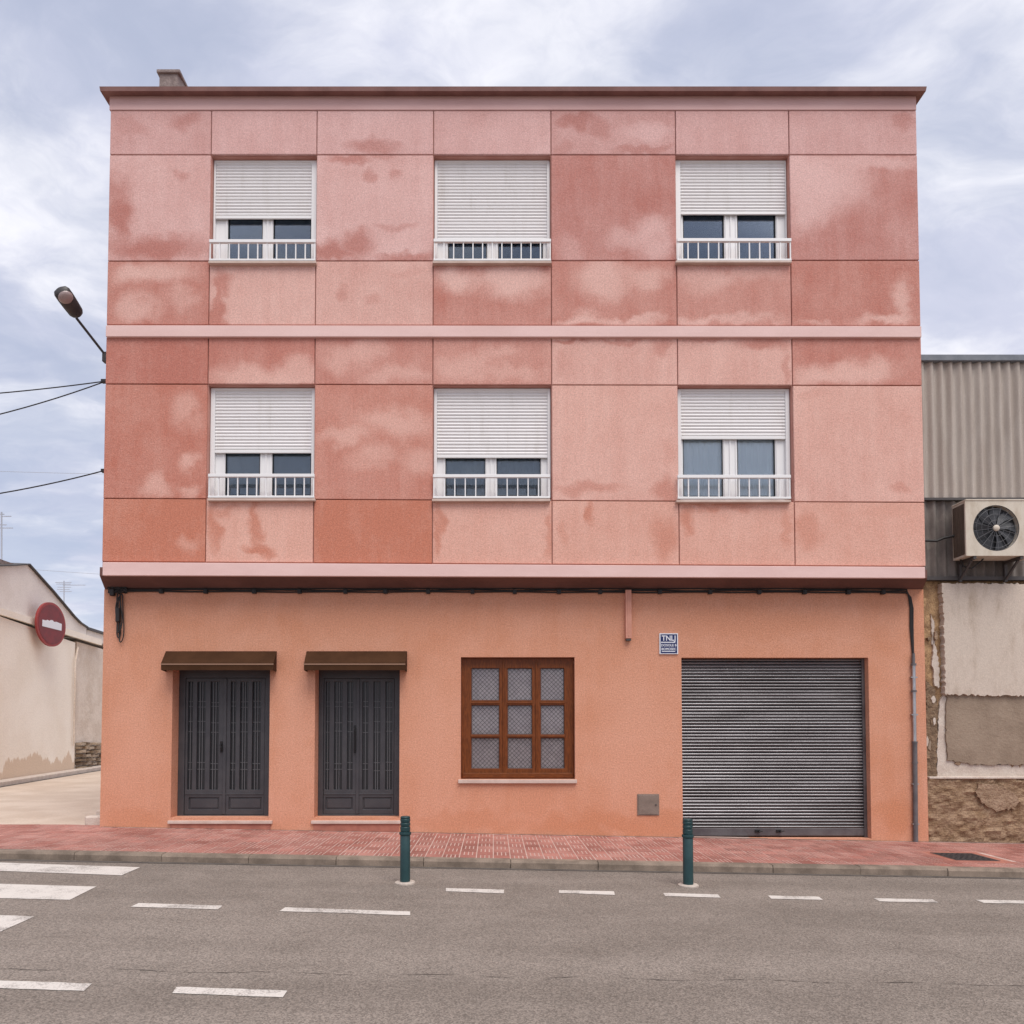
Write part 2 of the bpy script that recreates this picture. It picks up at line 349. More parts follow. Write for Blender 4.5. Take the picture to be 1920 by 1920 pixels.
M['rough_l'] = surf('pale_rough_base', (0.36, 0.245, 0.165), (0.27, 0.175, 0.11), 6, 0.96, 0.3, 70, 0.9, 20, 0.05)
M['lime'] = surf('lime_strip', (0.53, 0.44, 0.375), (0.60, 0.52, 0.45), 6, 0.94, 0.16, 70, 0.5, 30, 0.015)
M['lamp'] = surf('lamp_body', (0.030, 0.026, 0.028), (0.045, 0.038, 0.038), 6, 0.5, 0.1, 60, 0)
M['lens'] = surf('lamp_glass', (0.34, 0.26, 0.25), None, rough=0.2, speck=0.06, bump=0)
M['sign_red'] = surf('sign_red', (0.20, 0.018, 0.020), (0.15, 0.016, 0.018), 6, 0.45, 0.1, 60, 0)
M['sign_rim'] = surf('sign_rim', (0.30, 0.040, 0.038), None, rough=0.5, speck=0.1, bump=0)
M['manhole'] = surf('cast_iron', (0.035, 0.030, 0.032), (0.05, 0.043, 0.043), 9, 0.6, 0.2, 80, 0.4, 60)
M['far'] = surf('aerial_metal', (0.36, 0.38, 0.43), None, rough=0.5, speck=0, bump=0)

# ------------------------------------------------------------------ setting: ground, road, pavement, side street
def strip(name, xs, ya, yb, zf, mat, parent=None, thick=0):
    mb = MB(); n = len(xs); vs = [(x, ya(x), zf(x)) for x in xs] + [(x, yb(x), zf(x)) for x in xs]
    mb.add(vs, [(i, i + 1, n + i + 1, n + i) for i in range(n - 1)])
    return mb.build(name, mat, parent)
XS = [-400, -60, -20, -12, XMIN, -3, 0, 3, 6, XMAX, 14, 20, 60, 400]
k_ = lambda c: (lambda x: c)
structure(strip('ground', XS, k_(-400), k_(400), lambda x: zp(x) - KH - 0.05, M['earth']))
road = structure(strip('road', XS, k_(-60), k_(KY + 0.02), lambda x: zp(x) - KH, M['asphalt']))
pav = structure(strip('pavement', XS, k_(KY + 0.10), lambda x: 0.35 if x > -5.5 else 0.12, lambda x: zp(x) - 0.0022, M['mortar']))
side_street = structure(strip('side_street', [-60, -20, -12, -5.0], k_(0.12), k_(120), lambda x: zp(x) - 0.012, M['sand']))

# paving tiles: 20 cm squares of four ribs, the direction turned from one to the next
TS = 0.2
def tile_mesh(turn):
    mb = MB(); g = 0.0085; wd = TS / 4
    for k in range(4):
        a, b = -TS / 2 + k * wd + g / 2, -TS / 2 + (k + 1) * wd - g / 2
        x0, x1, y0, y1 = (a, b, -TS / 2 + g / 2, TS / 2 - g / 2) if turn else (-TS / 2 + g / 2, TS / 2 - g / 2, a, b)
        e = 0.0025
        mb.add([(x0, y0, -0.009), (x1, y0, -0.009), (x1, y1, -0.009), (x0, y1, -0.009), (x0 + e, y0 + e, 0), (x1 - e, y0 + e, 0), (x1 - e, y1 - e, 0), (x0 + e, y1 - e, 0)],
               [(4, 5, 6, 7), (0, 1, 5, 4), (1, 2, 6, 5), (2, 3, 7, 6), (3, 0, 4, 7)])
    return mb
T0, T1 = tile_mesh(False), tile_mesh(True)
T0m, T1m = T0.mesh('tile', M['tile']), T1.mesh('tile', M['tile'])
spots = []
nrow = int((0.12 - KY - 0.13) / TS) + 1
man_c = 0.5 * (G(1768, 1600) + G(1850, 1614))
for j in range(nrow):
    y = KY + 0.135 + TS * (j + 0.5)
    for i in range(-60, 52):
        x = TS * (i + 0.5)
        lim = -0.09 if x > -5.65 else 0.12
        if y > lim: continue
        if abs(x - man_c.x) < 0.40 and abs(y - man_c.y) < 0.30: continue
        spots.append((x, y, (i + j) % 2))
def shows(s):
    d = s[1] + D; px = AX + F * s[0] / d
    return (0 if -30 < px < 1950 else 1, d * d + 0.15 * s[0] * s[0])
spots.sort(key=shows)
rest = MB()
for k, (x, y, tn) in enumerate(spots):
    z = zp(x) + random.uniform(-0.0012, 0.0012); ang = -math.atan(SLOPE) if XMIN < x < XMAX else 0
    if k < 300:
        o = link('tile', T1m if tn else T0m, pav, (x, y, z)); o.rotation_euler = (random.uniform(-.004, .004), ang, 0)
    else:
        src = T1 if tn else T0
        rest.add([(x + a, y + b, z + c - math.tan(ang) * a) for a, b, c in src.v], src.f)
o = rest.build('paving_tiles', M['tile'], pav); o['kind'] = 'stuff'

# grit that has gathered along the foot of the walls
mb = MB(); rg = random.Random(8); vs = []; n = 260
for i in range(n + 1):
    x = -5.6 + 15.6 * i / n; wd = .012 + .05 * rg.random() ** 3 + .02 * max(0.0, math.sin(x * 1.7)) * rg.random()
    vs += [(x, -wd, zp(x) + .0016), (x, .03, zp(x) + .0022)]
mb.add(vs, [(2 * i, 2 * i + 2, 2 * i + 3, 2 * i + 1) for i in range(n)]); o = mb.build('grit', M['cement_d'], pav); o['kind'] = 'stuff'

# kerb of separate stones
kerb = structure(strip('kerb', XS, k_(KY + 0.015), k_(KY + 0.125), lambda x: zp(x) - 0.035, M['mortar']))
km = MB(); L = 0.993
prof = [(0.0, -0.20), (0.0, -0.022), (0.016, 0.004), (0.126, 0.006), (0.126, -0.2)]
km.prism(prof, lambda p: (-L / 2, p[0], p[1]), lambda p: (L / 2, p[0], p[1]))
kmm = km.mesh('kerb_stone', M['kerb'])
x = -10.3
while x < 11.5:
    o = link('kerb_stone', kmm, kerb, (x, KY + random.uniform(-.006, .004), zp(x) + random.uniform(-.004, .003)))
    o.rotation_euler = (0, -math.atan(SLOPE) if XMIN < x < XMAX else 0, random.uniform(-.003, .003)); x += 1.0

strip('gutter', XS, k_(KY - 0.075), k_(KY - 0.002), lambda x: zp(x) - KH + 0.004, M['tar'], road)

# road markings: sheets 4 mm above the asphalt
def mark(name, quad, lift=0.004, label=None):
    pts = [RD(px, py, lift) for px, py in quad]
    mb = MB(); n = 10; vs = []
    for i in range(n + 1):
        f = i / n; wob = lambda: random.uniform(-.004, .004)
        a = pts[0].lerp(pts[1], f); b = pts[3].lerp(pts[2], f)
        a.y += wob(); b.y += wob(); vs += [a, b]
    for p in vs: p.z = zp(p.x) - KH + lift
    mb.add(vs, [(2 * i, 2 * i + 1, 2 * i + 3, 2 * i + 2) for i in range(n)])
    mb.f = [q[::-1] for q in mb.f]
    o = mb.build(name, M['paint'], road)
    if label: o['label'] = label
    return o
for q in ([(-260, 1611), (263, 1626), (228, 1641), (-320, 1624)], [(-260, 1650), (181, 1662), (131, 1687), (-320, 1676)], [(-260, 1706), (65, 1718), (0, 1747), (-320, 1736)]):
    mark('crossing_stripe', q)
for q in ([(260, 1693), (417, 1698), (409, 1705), (245, 1700)], [(535, 1701), (769, 1709), (769, 1716), (524, 1708)], [(836, 1665), (945, 1668), (945, 1675), (836, 1671)],
          [(1048, 1669), (1151, 1671), (1153, 1678), (1048, 1674)], [(1243, 1674), (1346, 1677), (1352, 1683), (1247, 1680)], [(1440, 1679), (1535, 1681), (1543, 1687), (1446, 1685)],
          [(1638, 1684), (1748, 1686), (1759, 1692), (1650, 1690)], [(1829, 1687), (1960, 1689), (1978, 1695), (1845, 1693)],
          [(-60, 1836), (172, 1844), (157, 1858), (-80, 1850)], [(331, 1850), (539, 1857), (530, 1870), (323, 1862)]):
    mark('lane_dash', q)
# the long seam between two asphalt lanes
rs = random.Random(21); px = -140.0
while px < 2050:
    ln = rs.uniform(60, 210); vs = []; n = 14; mb = MB()
    for i in range(n + 1):
        q = px + ln * i / n; c = RD(q, 1815 + 0.0165 * q + 2.0 * math.sin(q * 0.021) + rs.uniform(-.5, .5), 0.003)
        wd = (0.001 + 0.0042 * rs.random()) * math.sin(math.pi * (i + .3) / (n + .6)); vs += [(c.x, c.y - wd, zp(c.x) - KH + 0.003), (c.x, c.y + wd, zp(c.x) - KH + 0.003)]
    mb.add(vs, [(2 * i, 2 * i + 2, 2 * i + 3, 2 * i + 1) for i in range(n)]); mb.build('crack', M['tar'], road); px += ln + rs.uniform(-5, 60)

# ------------------------------------------------------------------ the pink building
YU, YG = -0.28, 0.0
bld = thing('pink_building', (0, 0, zp(0)), 'three storey pink and orange rendered building with white shuttered windows', 'building')
XL, XR = X(196, 1080), X(1731, 1090)                      # ground floor ends
UL, UR = X(197, 620, YU), X(1727, 620, YU)                # upper floors ends
ZTOP = Z(960, 166, YU)
ZS = Z(960, 1105, 0)                                      # where the soffit meets the ground floor wall
ZB = -0.45
def rectg(x0, x1, y0, y1, Y=0.0):                         # pixels -> world rectangle on plane Y
    a = B(x0, (y0 + y1) / 2, Y); b = B(x1, (y0 + y1) / 2, Y); c = B((x0 + x1) / 2, y0, Y); d = B((x0 + x1) / 2, y1, Y)
    return [a.x, b.x, d.z, c.z]

D1 = rectg(322, 505, 1250, 1533); D2 = rectg(590, 749, 1250, 1533); WW = rectg(864, 1078, 1232, 1461); GA = rectg(1279, 1631, 1233, 1572)
GA[2] = zp(GA[0]) - 0.02
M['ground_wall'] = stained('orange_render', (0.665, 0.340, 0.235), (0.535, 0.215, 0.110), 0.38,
    [(1150, 1545, 170, 30, .75), (880, 1545, 120, 28, .6), (260, 1545, 70, 30, .7), (1680, 1530, 45, 50, .8), (1200, 1380, 70, 110, -.7), (560, 1380, 30, 120, -.6), (820, 1380, 50, 120, -.6), (255, 1400, 45, 120, -.5), (1420, 1170, 200, 40, .5), (700, 1165, 260, 35, .45), (1000, 1500, 60, 30, .5)], 0, 0.2, 0.52)  # the wide upper patches paint in the shade below the soffit
MB().holed(XL, XR, ZB, ZS, [D1, D2, WW, GA], YG, YG + 0.32).build('ground_wall', M['ground_wall'], bld)
mb = MB(); mb.box(XL, XL + 0.25, YG + 0.32, 9.0, ZB, ZS); mb.box(XR - 0.25, XR, YG + 0.32, 9.0, ZB, ZS); mb.box(XL + .25, XR - .25, 8.75, 9.0, ZB, ZS)
mb.build('side_wall', M['ground_wall'], bld)

# panel grid
COLS = [None] * 8
for i, (a, b) in enumerate([(204, 193), (392.5, 389), (592, 589.5), (811, 812.5), (1035, 1033), (1269, 1271), (1482.5, 1487), (1722, 1733)]):
    COLS[i] = 0.5 * (X(a, 210, YU) + X(b, 1050, YU))
ROWS = {}
def row(name, l, r): ROWS[name] = (Z(200, l, YU), Z(1728, r, YU))
for nm, l, r in (('r0', 207, 207), ('r1', 290, 290), ('r2', 489.5, 488), ('r3', 609, 611), ('r3b', 632, 632), ('r4', 720, 723), ('r5', 934.5, 942), ('r6', 1053, 1062)): row(nm, l, r)
x_l, x_r = X(200, 700, YU), X(1728, 700, YU)
def zr(nm, x): a, b = ROWS[nm]; return a + (b - a) * (x - x_l) / (x_r - x_l)
RB = [('r0', 'r1'), ('r1', 'r2'), ('r2', 'r3'), ('r3b', 'r4'), ('r4', 'r5'), ('r5', 'r6')]
WIN = [(r, c) for r in (1, 4) for c in (1, 3, 5)]
def cell(r, c, gap=0.0):
    x0, x1 = COLS[c] + gap, COLS[c + 1] - gap; tn, bn = RB[r]
    return [(x0, zr(bn, x0) + gap), (x1, zr(bn, x1) + gap), (x1, zr(tn, x1) - gap), (x0, zr(tn, x0) - gap)]
STAIN = {
 (0,0): (.40, [(345,228,40,20,.8),(240,235,42,20,.6)]), (0,1): (.22, []), (0,2): (.16, [(700,276,56,17,.8)]), (0,3): (.22, []),
 (0,4): (.50, [(1085,225,50,16,.95),(1125,236,32,22,.8),(1205,279,70,11,.85),(1060,275,30,20,.7),(1215,247,45,13,-.7)]), (0,5): (.25, []), (0,6): (.36, [(1700,225,30,22,.8)]),
 (1,0): (.22, [(222,405,24,50,.95),(215,350,34,32,.75),(285,462,95,24,.95),(340,327,14,14,.6)]),
 (1,2): (.14, [(655,302,42,12,.8),(720,294,30,8,.6),(693,331,11,11,.6),(741,330,12,12,.6),(668,455,32,26,.85),(625,475,48,16,.9),(760,481,58,9,.8),(735,425,34,9,.5)]),
 (1,4): (.88, [(1228,430,30,26,-.75),(1180,452,40,18,-.55),(1070,470,22,28,-.4),(1240,470,28,16,-.7)]),
 (1,6): (.82, [(1540,335,70,50,-.9),(1515,395,40,38,-.8),(1640,300,70,12,-.7),(1500,310,40,40,-.9)]),
 (2,0): (.88, [(300,512,62,20,-.75),(255,578,34,20,-.7),(250,515,28,18,-.6),(340,560,24,22,-.4)]),
 (2,1): (.14, [(404,590,14,36,.9),(412,525,18,26,.8),(402,545,8,50,.8)]), (2,2): (.20, [(645,540,18,18,.55),(700,565,18,14,.45),(760,510,60,14,.35)]),
 (2,3): (.85, [(860,520,32,20,-.95),(968,528,54,30,-.95),(955,510,50,16,-.9)]),
 (2,4): (.82, [(1130,520,42,32,-.8),(1222,515,36,18,-.7),(1085,602,38,9,-.8),(1185,600,55,9,-.8),(1100,590,20,14,-.5)]),
 (2,5): (.70, [(1320,520,40,22,-.6),(1400,518,50,14,-.5),(1300,603,34,8,-.85),(1390,600,60,7,-.6)]), (2,6): (.90, [(1690,560,15,34,-.75),(1660,600,46,9,-.85),(1545,606,44,5,-.5)]),
 (3,0): (.97, []), (3,1): (.86, [(470,702,70,17,-.8),(560,692,34,20,-.75),(540,712,60,10,-.8)]), (3,2): (.72, [(655,668,50,20,-.6),(740,705,60,13,-.6),(700,655,30,15,-.5)]),
 (3,3): (.66, [(862,690,44,22,-.65),(930,668,28,16,-.55),(960,705,60,12,-.5)]), (3,4): (.14, [(1075,640,44,7,.8),(1170,638,80,5,.6),(1250,650,22,14,.6),(1055,690,12,28,.4)]),
 (3,5): (.12, [(1435,643,48,12,.75),(1330,638,60,6,.6),(1478,690,8,34,.5)]), (3,6): (.84, [(1575,705,70,15,-.9),(1640,690,40,22,-.85),(1520,700,24,18,-.7)]),
 (4,0): (.88, [(340,765,20,34,-.55),(352,868,17,13,-.75),(292,916,28,16,-.7),(352,915,14,12,-.65),(370,800,14,20,-.4)]),
 (4,2): (.74, [(745,790,66,22,-.75),(650,822,46,13,-.7),(705,858,38,18,-.6),(785,865,22,22,-.6)]),
 (4,4): (.10, [(1105,918,62,12,.55),(1246,922,22,28,.65),(1250,850,10,30,.3)]), (4,6): (.08, [(1690,915,18,14,.5),(1535,740,30,10,.25)]),
 (5,0): (.97, [(355,1020,18,12,-.45)]), (5,1): (.10, [(483,980,11,45,.75),(398,985,10,55,.75),(486,1026,28,9,.85),(420,955,30,10,.5)]), (5,2): (1.0, []),
 (5,3): (.08, [(822,990,10,48,.7),(1026,1000,8,40,.55)]), (5,4): (.12, [(1106,968,9,26,.75),(1243,1008,26,42,.65),(1050,1000,10,34,.4)]),
 (5,5): (.16, [(1290,972,16,26,.7),(1350,950,70,8,.6),(1480,990,10,40,.5)]), (5,6): (.16, [(1518,1000,26,38,.55),(1660,960,50,14,.3)]),
}
LIGHTC = [(0.710, 0.460, 0.435), (0.725, 0.470, 0.435), (0.735, 0.465, 0.405), (0.735, 0.450, 0.385), (0.735, 0.445, 0.375), (0.730, 0.425, 0.345)]
DARKC = [(0.465, 0.207, 0.178), (0.470, 0.192, 0.158), (0.490, 0.193, 0.150), (0.485, 0.183, 0.140), (0.500, 0.185, 0.133), (0.535, 0.200, 0.130)]
holes = []
for (r, c) in WIN:
    q = cell(r, c); holes.append([COLS[c] + 0.004, COLS[c + 1] - 0.004, 0.5 * (q[0][1] + q[1][1]) + 0.004, 0.5 * (q[2][1] + q[3][1]) - 0.004])
ZU0 = Z(960, 1078, YU)
M['reveal'] = surf('window_reveal', (0.50, 0.255, 0.21), (0.44, 0.20, 0.16), 3, 0.88, 0.1)
MB().holed(UL + 0.01, UR - 0.01, ZU0, ZTOP, holes, YU + 0.03, YU + 0.30).build('backing_wall', M['reveal'], bld)
mb = MB(); mb.box(UL + .01, UL + .24, YU + 0.3, 9, ZS + 0.01, ZTOP); mb.box(UR - .24, UR - .01, YU + 0.3, 9, ZS + 0.01, ZTOP); mb.box(UL + .24, UR - .24, 8.75, 9, ZS + 0.01, ZTOP)
mb.build('side_wall', M['band'], bld)
MB().box(UL + .24, UR - .24, YU + 0.30, 8.75, ZTOP - 0.3, ZTOP - 0.05).build('roof', M['coping'], bld)
MB().box(XL + .25, XR - .25, YG + 0.32, 8.75, ZS - 0.2, ZS - 0.02).build('floor_slab', M['dark_in'], bld)
zm = 0.5 * (ROWS['r3'][0] + ROWS['r3b'][0]); MB().box(UL + .24, UR - .24, YU + 0.30, 8.75, zm - 0.1, zm + 0.1).build('floor_slab', M['dark_in'], bld)
for r in range(6):
    for c in range(7):
        if (r, c) in WIN: continue
        base, blobs = STAIN[(r, c)]
        mt = stained('render_panel_%d_%d' % (r, c), LIGHTC[r], DARKC[r], base, blobs, YU, 0.13, 0.34)
        MB().slab(cell(r, c, 0.0065), YU, YU + 0.03).build('panel', mt, bld, bevel=0.006)

# bands, fascia, cornice, soffit
def hband(name, l0, l1, r0, r1, xl, xr, Y, mat, back, bevel=0.006):
    q = [(xl, Z(200, l1, Y)), (xr, Z(1728, r1, Y)), (xr, Z(1728, r0, Y)), (xl, Z(200, l0, Y))]
    return MB().slab(q, Y, back).build(name, mat, bld, bevel=bevel)
hband('string_course', 609.5, 631, 611, 632, X(198, 620, YU - .04), X(1728, 620, YU - .04), YU - 0.04, M['band'], YU + 0.03)
hband('string_course', 1054, 1079, 1063, 1084, X(192, 1066, YU - .06), X(1735, 1074, YU - .06), YU - 0.06, M['band'], YU + 0.03)
hband('fascia', 176, 206, 176, 206, UL, UR, YU - 0.004, M['fascia'], YU + 0.03)
# sloping soffit under the first floor
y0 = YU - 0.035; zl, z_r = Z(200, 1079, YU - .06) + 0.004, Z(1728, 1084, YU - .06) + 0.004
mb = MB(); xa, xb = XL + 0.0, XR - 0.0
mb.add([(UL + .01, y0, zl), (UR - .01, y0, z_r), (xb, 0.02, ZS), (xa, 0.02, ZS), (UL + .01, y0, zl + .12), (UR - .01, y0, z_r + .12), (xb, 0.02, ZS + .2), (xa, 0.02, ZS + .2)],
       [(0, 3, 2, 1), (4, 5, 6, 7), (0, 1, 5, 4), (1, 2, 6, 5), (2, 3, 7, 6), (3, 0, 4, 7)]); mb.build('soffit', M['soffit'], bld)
# cornice: flared coping with returns at both ends
pf = [(0.0, 180), (0.03, 176), (0.155, 170), (0.165, 163), (0.0, 163)]
zc_ = [Z(960, 181, YU - .0), Z(960, 179, YU - 0.02), Z(960, 170.5, YU - .105), Z(960, 162, YU - .115), Z(960, 162, YU - .115)]
pr = [0.0, 0.02, 0.105, 0.115, -0.25]
mb = MB(); vs = []
for d_, z_ in zip(pr, zc_):
    lt = d_ * 0.72 if d_ > 0 else d_; vs += [(UL - lt, 9.0, z_), (UL - lt, YU - d_, z_), (UR + lt, YU - d_, z_), (UR + lt, 9.0, z_)]
fs = []
for i in range(len(pr) - 1):
    for k in range(3): fs.append((i * 4 + k, i * 4 + k + 1, (i + 1) * 4 + k + 1, (i + 1) * 4 + k))
mb.add(vs, fs); mb.build('cornice', M['coping'], bld)
# chimney
yc = 1.2
q = [B(298, 166, yc), B(330, 166, yc), B(333, 132, yc), B(297, 132, yc), B(351, 166, yc + 0.3), B(334, 133, yc + 0.3)]
zc0 = ZTOP - 0.3; a, b, c_, d_, e_, g_ = q
mb = MB(); bk = 0.75
mb.add([(a.x, yc, zc0), (b.x, yc, zc0), (c_.x, yc, c_.z - .06), (d_.x + .02, yc, d_.z - .06), (e_.x + .02, yc + bk, zc0), (c_.x + .04, yc + bk, c_.z - .06), (a.x, yc + bk, zc0), (d_.x + .02, yc + bk, d_.z - .06), (e_.x + 0.06, yc + .15, zc0), (c_.x + .03, yc + .15, c_.z - .06)],
       [(0, 1, 2, 3), (1, 8, 9, 2), (8, 4, 5, 9), (4, 6, 7, 5), (6, 0, 3, 7), (3, 2, 9, 5, 7)])
ch = mb.build('chimney', M['chim'], bld)
MB().box(d_.x - .02, c_.x + .05, yc - .03, yc + bk + .03, d_.z - .06, d_.z).build('chimney_cap', M['chim'], ch, bevel=.01)

# ------------------------------------------------------------------ upper windows
def curtain(x0, x1, z0, z1, y, mat, parent, folds, amp, name='curtain'):
    mb = MB(); n = max(2, int((x1 - x0) / 0.012)); vs = []
    for i in range(n + 1):
        x = x0 + (x1 - x0) * i / n; yy = y + amp * math.sin(x * folds + 0.8 * math.sin(x * 5.1)) + 0.4 * amp * math.sin(x * folds * 2.3)
        vs += [(x, yy, z0), (x, yy, z1)]
    mb.add(vs, [(2 * i, 2 * i + 2, 2 * i + 3, 2 * i + 1) for i in range(n)])
    return mb.build(name, mat, parent, smooth=True)
def slat_mesh(x0, x1, pitch, dep, mat, n=5, sag=0.0):
    """one convex slat from z=0 to z=pitch, front at y=-dep"""
    mb = MB(); g = pitch * 0.16; prof = []
    for k in range(n + 1):
        f = k / n; prof.append((-dep * math.sin(math.pi * f) ** 0.75 if 0 < f < 1 else 0.0, g / 2 + (pitch - g) * f))
    prof += [(dep * 0.5, pitch + g * .4), (dep * 0.5, -g * .4)]
    mb.prism(prof, lambda p: (x0, p[0], p[1]), lambda p: (x1, p[0], p[1]))
    return mb.mesh('slat', mat)
def window(r, c, sh_l, sh_r, sh_t, sh_b, frame_l, frame_r, glass, rail_t, rail_b, sill_b, rl, rr, cur, nbal, which):
    q = cell(r, c); x0, x1 = COLS[c], COLS[c + 1]
    yf = YU + 0.135; ys = YU + 0.105
    top = min(q[2][1], q[3][1]); pm = (sh_l + sh_r) / 2; ym = (rail_t + rail_b) / 2
    zb = Z(pm, rail_b + 2, yf)
    fl, fr = X(frame_l, ym, yf), X(frame_r, ym, yf)
    # frame with the two lights
    lights = [[X(a, ym, yf), X(b, ym, yf), zb + 0.055, top - 0.12] for a, b in glass]
    win = MB().holed(x0 + 0.012, x1 - 0.012, zb, top - 0.006, lights, yf, yf + 0.06).build('window', M['white'], bld, bevel=0.004)
    win['label'] = which
    # stepped sash profiles and the overlap of the sliding leaves
    m2 = MB()
    for (a, b, z0, z1) in lights:
        for xx in (a - 0.022, b + 0.022): m2.box(xx - 0.009, xx + 0.009, yf - 0.010, yf - 0.001, zb + 0.02, top - 0.02)
        m2.box(a - 0.03, b + 0.03, yf - 0.009, yf - 0.001, z0 - 0.030, z0 - 0.006)
    mid = 0.5 * (lights[0][1] + lights[1][0]); m2.box(mid - 0.012, mid + 0.012, yf - 0.012, yf - 0.001, zb + 0.01, top - 0.02)
    m2.build('sash', M['white'], win, bevel=0.003)
    for (a, b, z0, z1) in lights:
        MB().box(a, b, yf + 0.025, yf + 0.031, z0, z1).build('pane', M['glass'], win)
        g2 = MB(); w = 0.010
        g2.box(a, a + w, yf + 0.004, yf + 0.025, z0, z1); g2.box(b - w, b, yf + .004, yf + .025, z0, z1); g2.box(a + w, b - w, yf + .004, yf + .025, z0, z0 + w)
        g2.build('gasket', M['iron'], win)
    if cur: curtain(lights[0][0] - .05, lights[1][1] + .05, zb, top - 0.05, yf + 0.052, M[cur[0]], win, cur[1], cur[2])
    # roller shutter
    ztop = top - 0.008; a, b = X(sh_l, sh_t, ys), X(sh_r, sh_t, ys); z_sb = Z(pm, sh_b, ys)
    U = [(x0 + .010, zb + .01), (a + .006, zb + .01), (a + .006, ztop - .03), (b - .006, ztop - .03), (b - .006, zb + .01), (x1 - .010, zb + .01), (x1 - .010, ztop), (x0 + .010, ztop)]
    sho = MB().prism(U, lambda p: (p[0], ys - .018, p[1]), lambda p: (p[0], ys + .028, p[1])).build('roller_shutter', M['white'], bld, bevel=0.004)
    pitch = 0.0475; me = slat_mesh(a + .008, b - .008, pitch, 0.012, M['slat'])
    z = z_sb + 0.045
    while z < ztop - 0.01:
        link('slat', me, sho, (0, ys + 0.004 + random.uniform(-.0008, .0008), z)); z += pitch
    MB().box(a + .007, b - .007, ys - 0.012, ys + 0.012, z_sb, z_sb + 0.043).build('bottom_bar', M['white'], sho, bevel=0.005)
    # guard rail in front
    yr = YU - 0.045; ra, rb = X(rl, rail_t, yr), X(rr, rail_t, yr)
    zt0, zt1 = Z(pm, rail_t + 6.0, yr), Z(pm, rail_t, yr); zb0, zb1 = Z(pm, rail_b, yr), Z(pm, rail_b - 4.0, yr)
    ro = MB(); ro.box(ra, rb, yr - 0.02, yr + 0.02, zt0, zt1); ro.box(ra, rb, yr - 0.016, yr + 0.016, zb0, zb1)
    for xx in (ra + 0.02, rb - 0.02):
        ro.box(xx - 0.012, xx + 0.012, yr + 0.016, YU + 0.02, zb0 + 0.003, zb1 - 0.003)
    rail = ro.build('railing', M['white'], bld, bevel=0.004)
    bm = MB().box(-0.0078, 0.0078, -0.0078, 0.0078, zb1 - 0.004, zt0 + 0.004).mesh('baluster', M['white'])
    for k in range(nbal):
        link('baluster', bm, rail, (ra + 0.012 + (rb - ra - 0.024) * k / (nbal - 1), yr, 0))
    MB().slab([(X(rl - 2, sill_b, YU - .05), Z(pm, sill_b, YU - .05)), (X(rr + 1, sill_b, YU - .05), Z(pm, sill_b, YU - .05)), (X(rr + 1, sill_b, YU - .05), Z(pm, sill_b, YU - .05) + .032), (X(rl - 2, sill_b, YU - .05), Z(pm, sill_b, YU - .05) + .032)], YU - 0.06, YU + 0.20).build('window_sill', M['sill'], bld, bevel=0.004)
NV = ('cur_navy', 3.0, 0.002); SL = ('cur_slate', 20.0, 0.004); PAL = ('cur_pale', 62.0, 0.008)
window(1, 1, 405, 586, 298, 411, 402, 590, [(427, 492), (512, 583)], 450, 490, 494, 393, 592, NV, 12, 'white top floor window at the chimney end, blind two thirds down')
window(1, 3, 820, 1026, 300, 452, 816, 1031, [(840, 913), (934, 1018)], 449, 490, 494, 813, 1033, NV, 13, 'white top floor middle window with its blind almost fully down')
window(1, 5, 1274, 1472, 299, 403, 1272, 1478, [(1281, 1358), (1383, 1455)], 448, 490, 493, 1269, 1483, NV, 12, 'white top floor window above the garage side, blind half down')
window(4, 1, 404, 586, 730, 850, 399, 590, [(422, 487), (510, 583)], 889, 934, 939, 391, 590, SL, 12, 'white first floor window above the dark doors, blind half down')
window(4, 3, 819, 1027, 731, 859, 816, 1031, [(835, 910), (931, 1014)], 890, 935, 940, 812, 1031, ('cur_slate', 50.0, 0.008), 12, 'white first floor middle window above the wooden window')
window(4, 5, 1275, 1472, 731, 824, 1272, 1478, [(1281, 1356), (1383, 1454)], 891, 936, 942, 1270, 1482, PAL, 12, 'white first floor window with pale net curtains, blind less than half down')

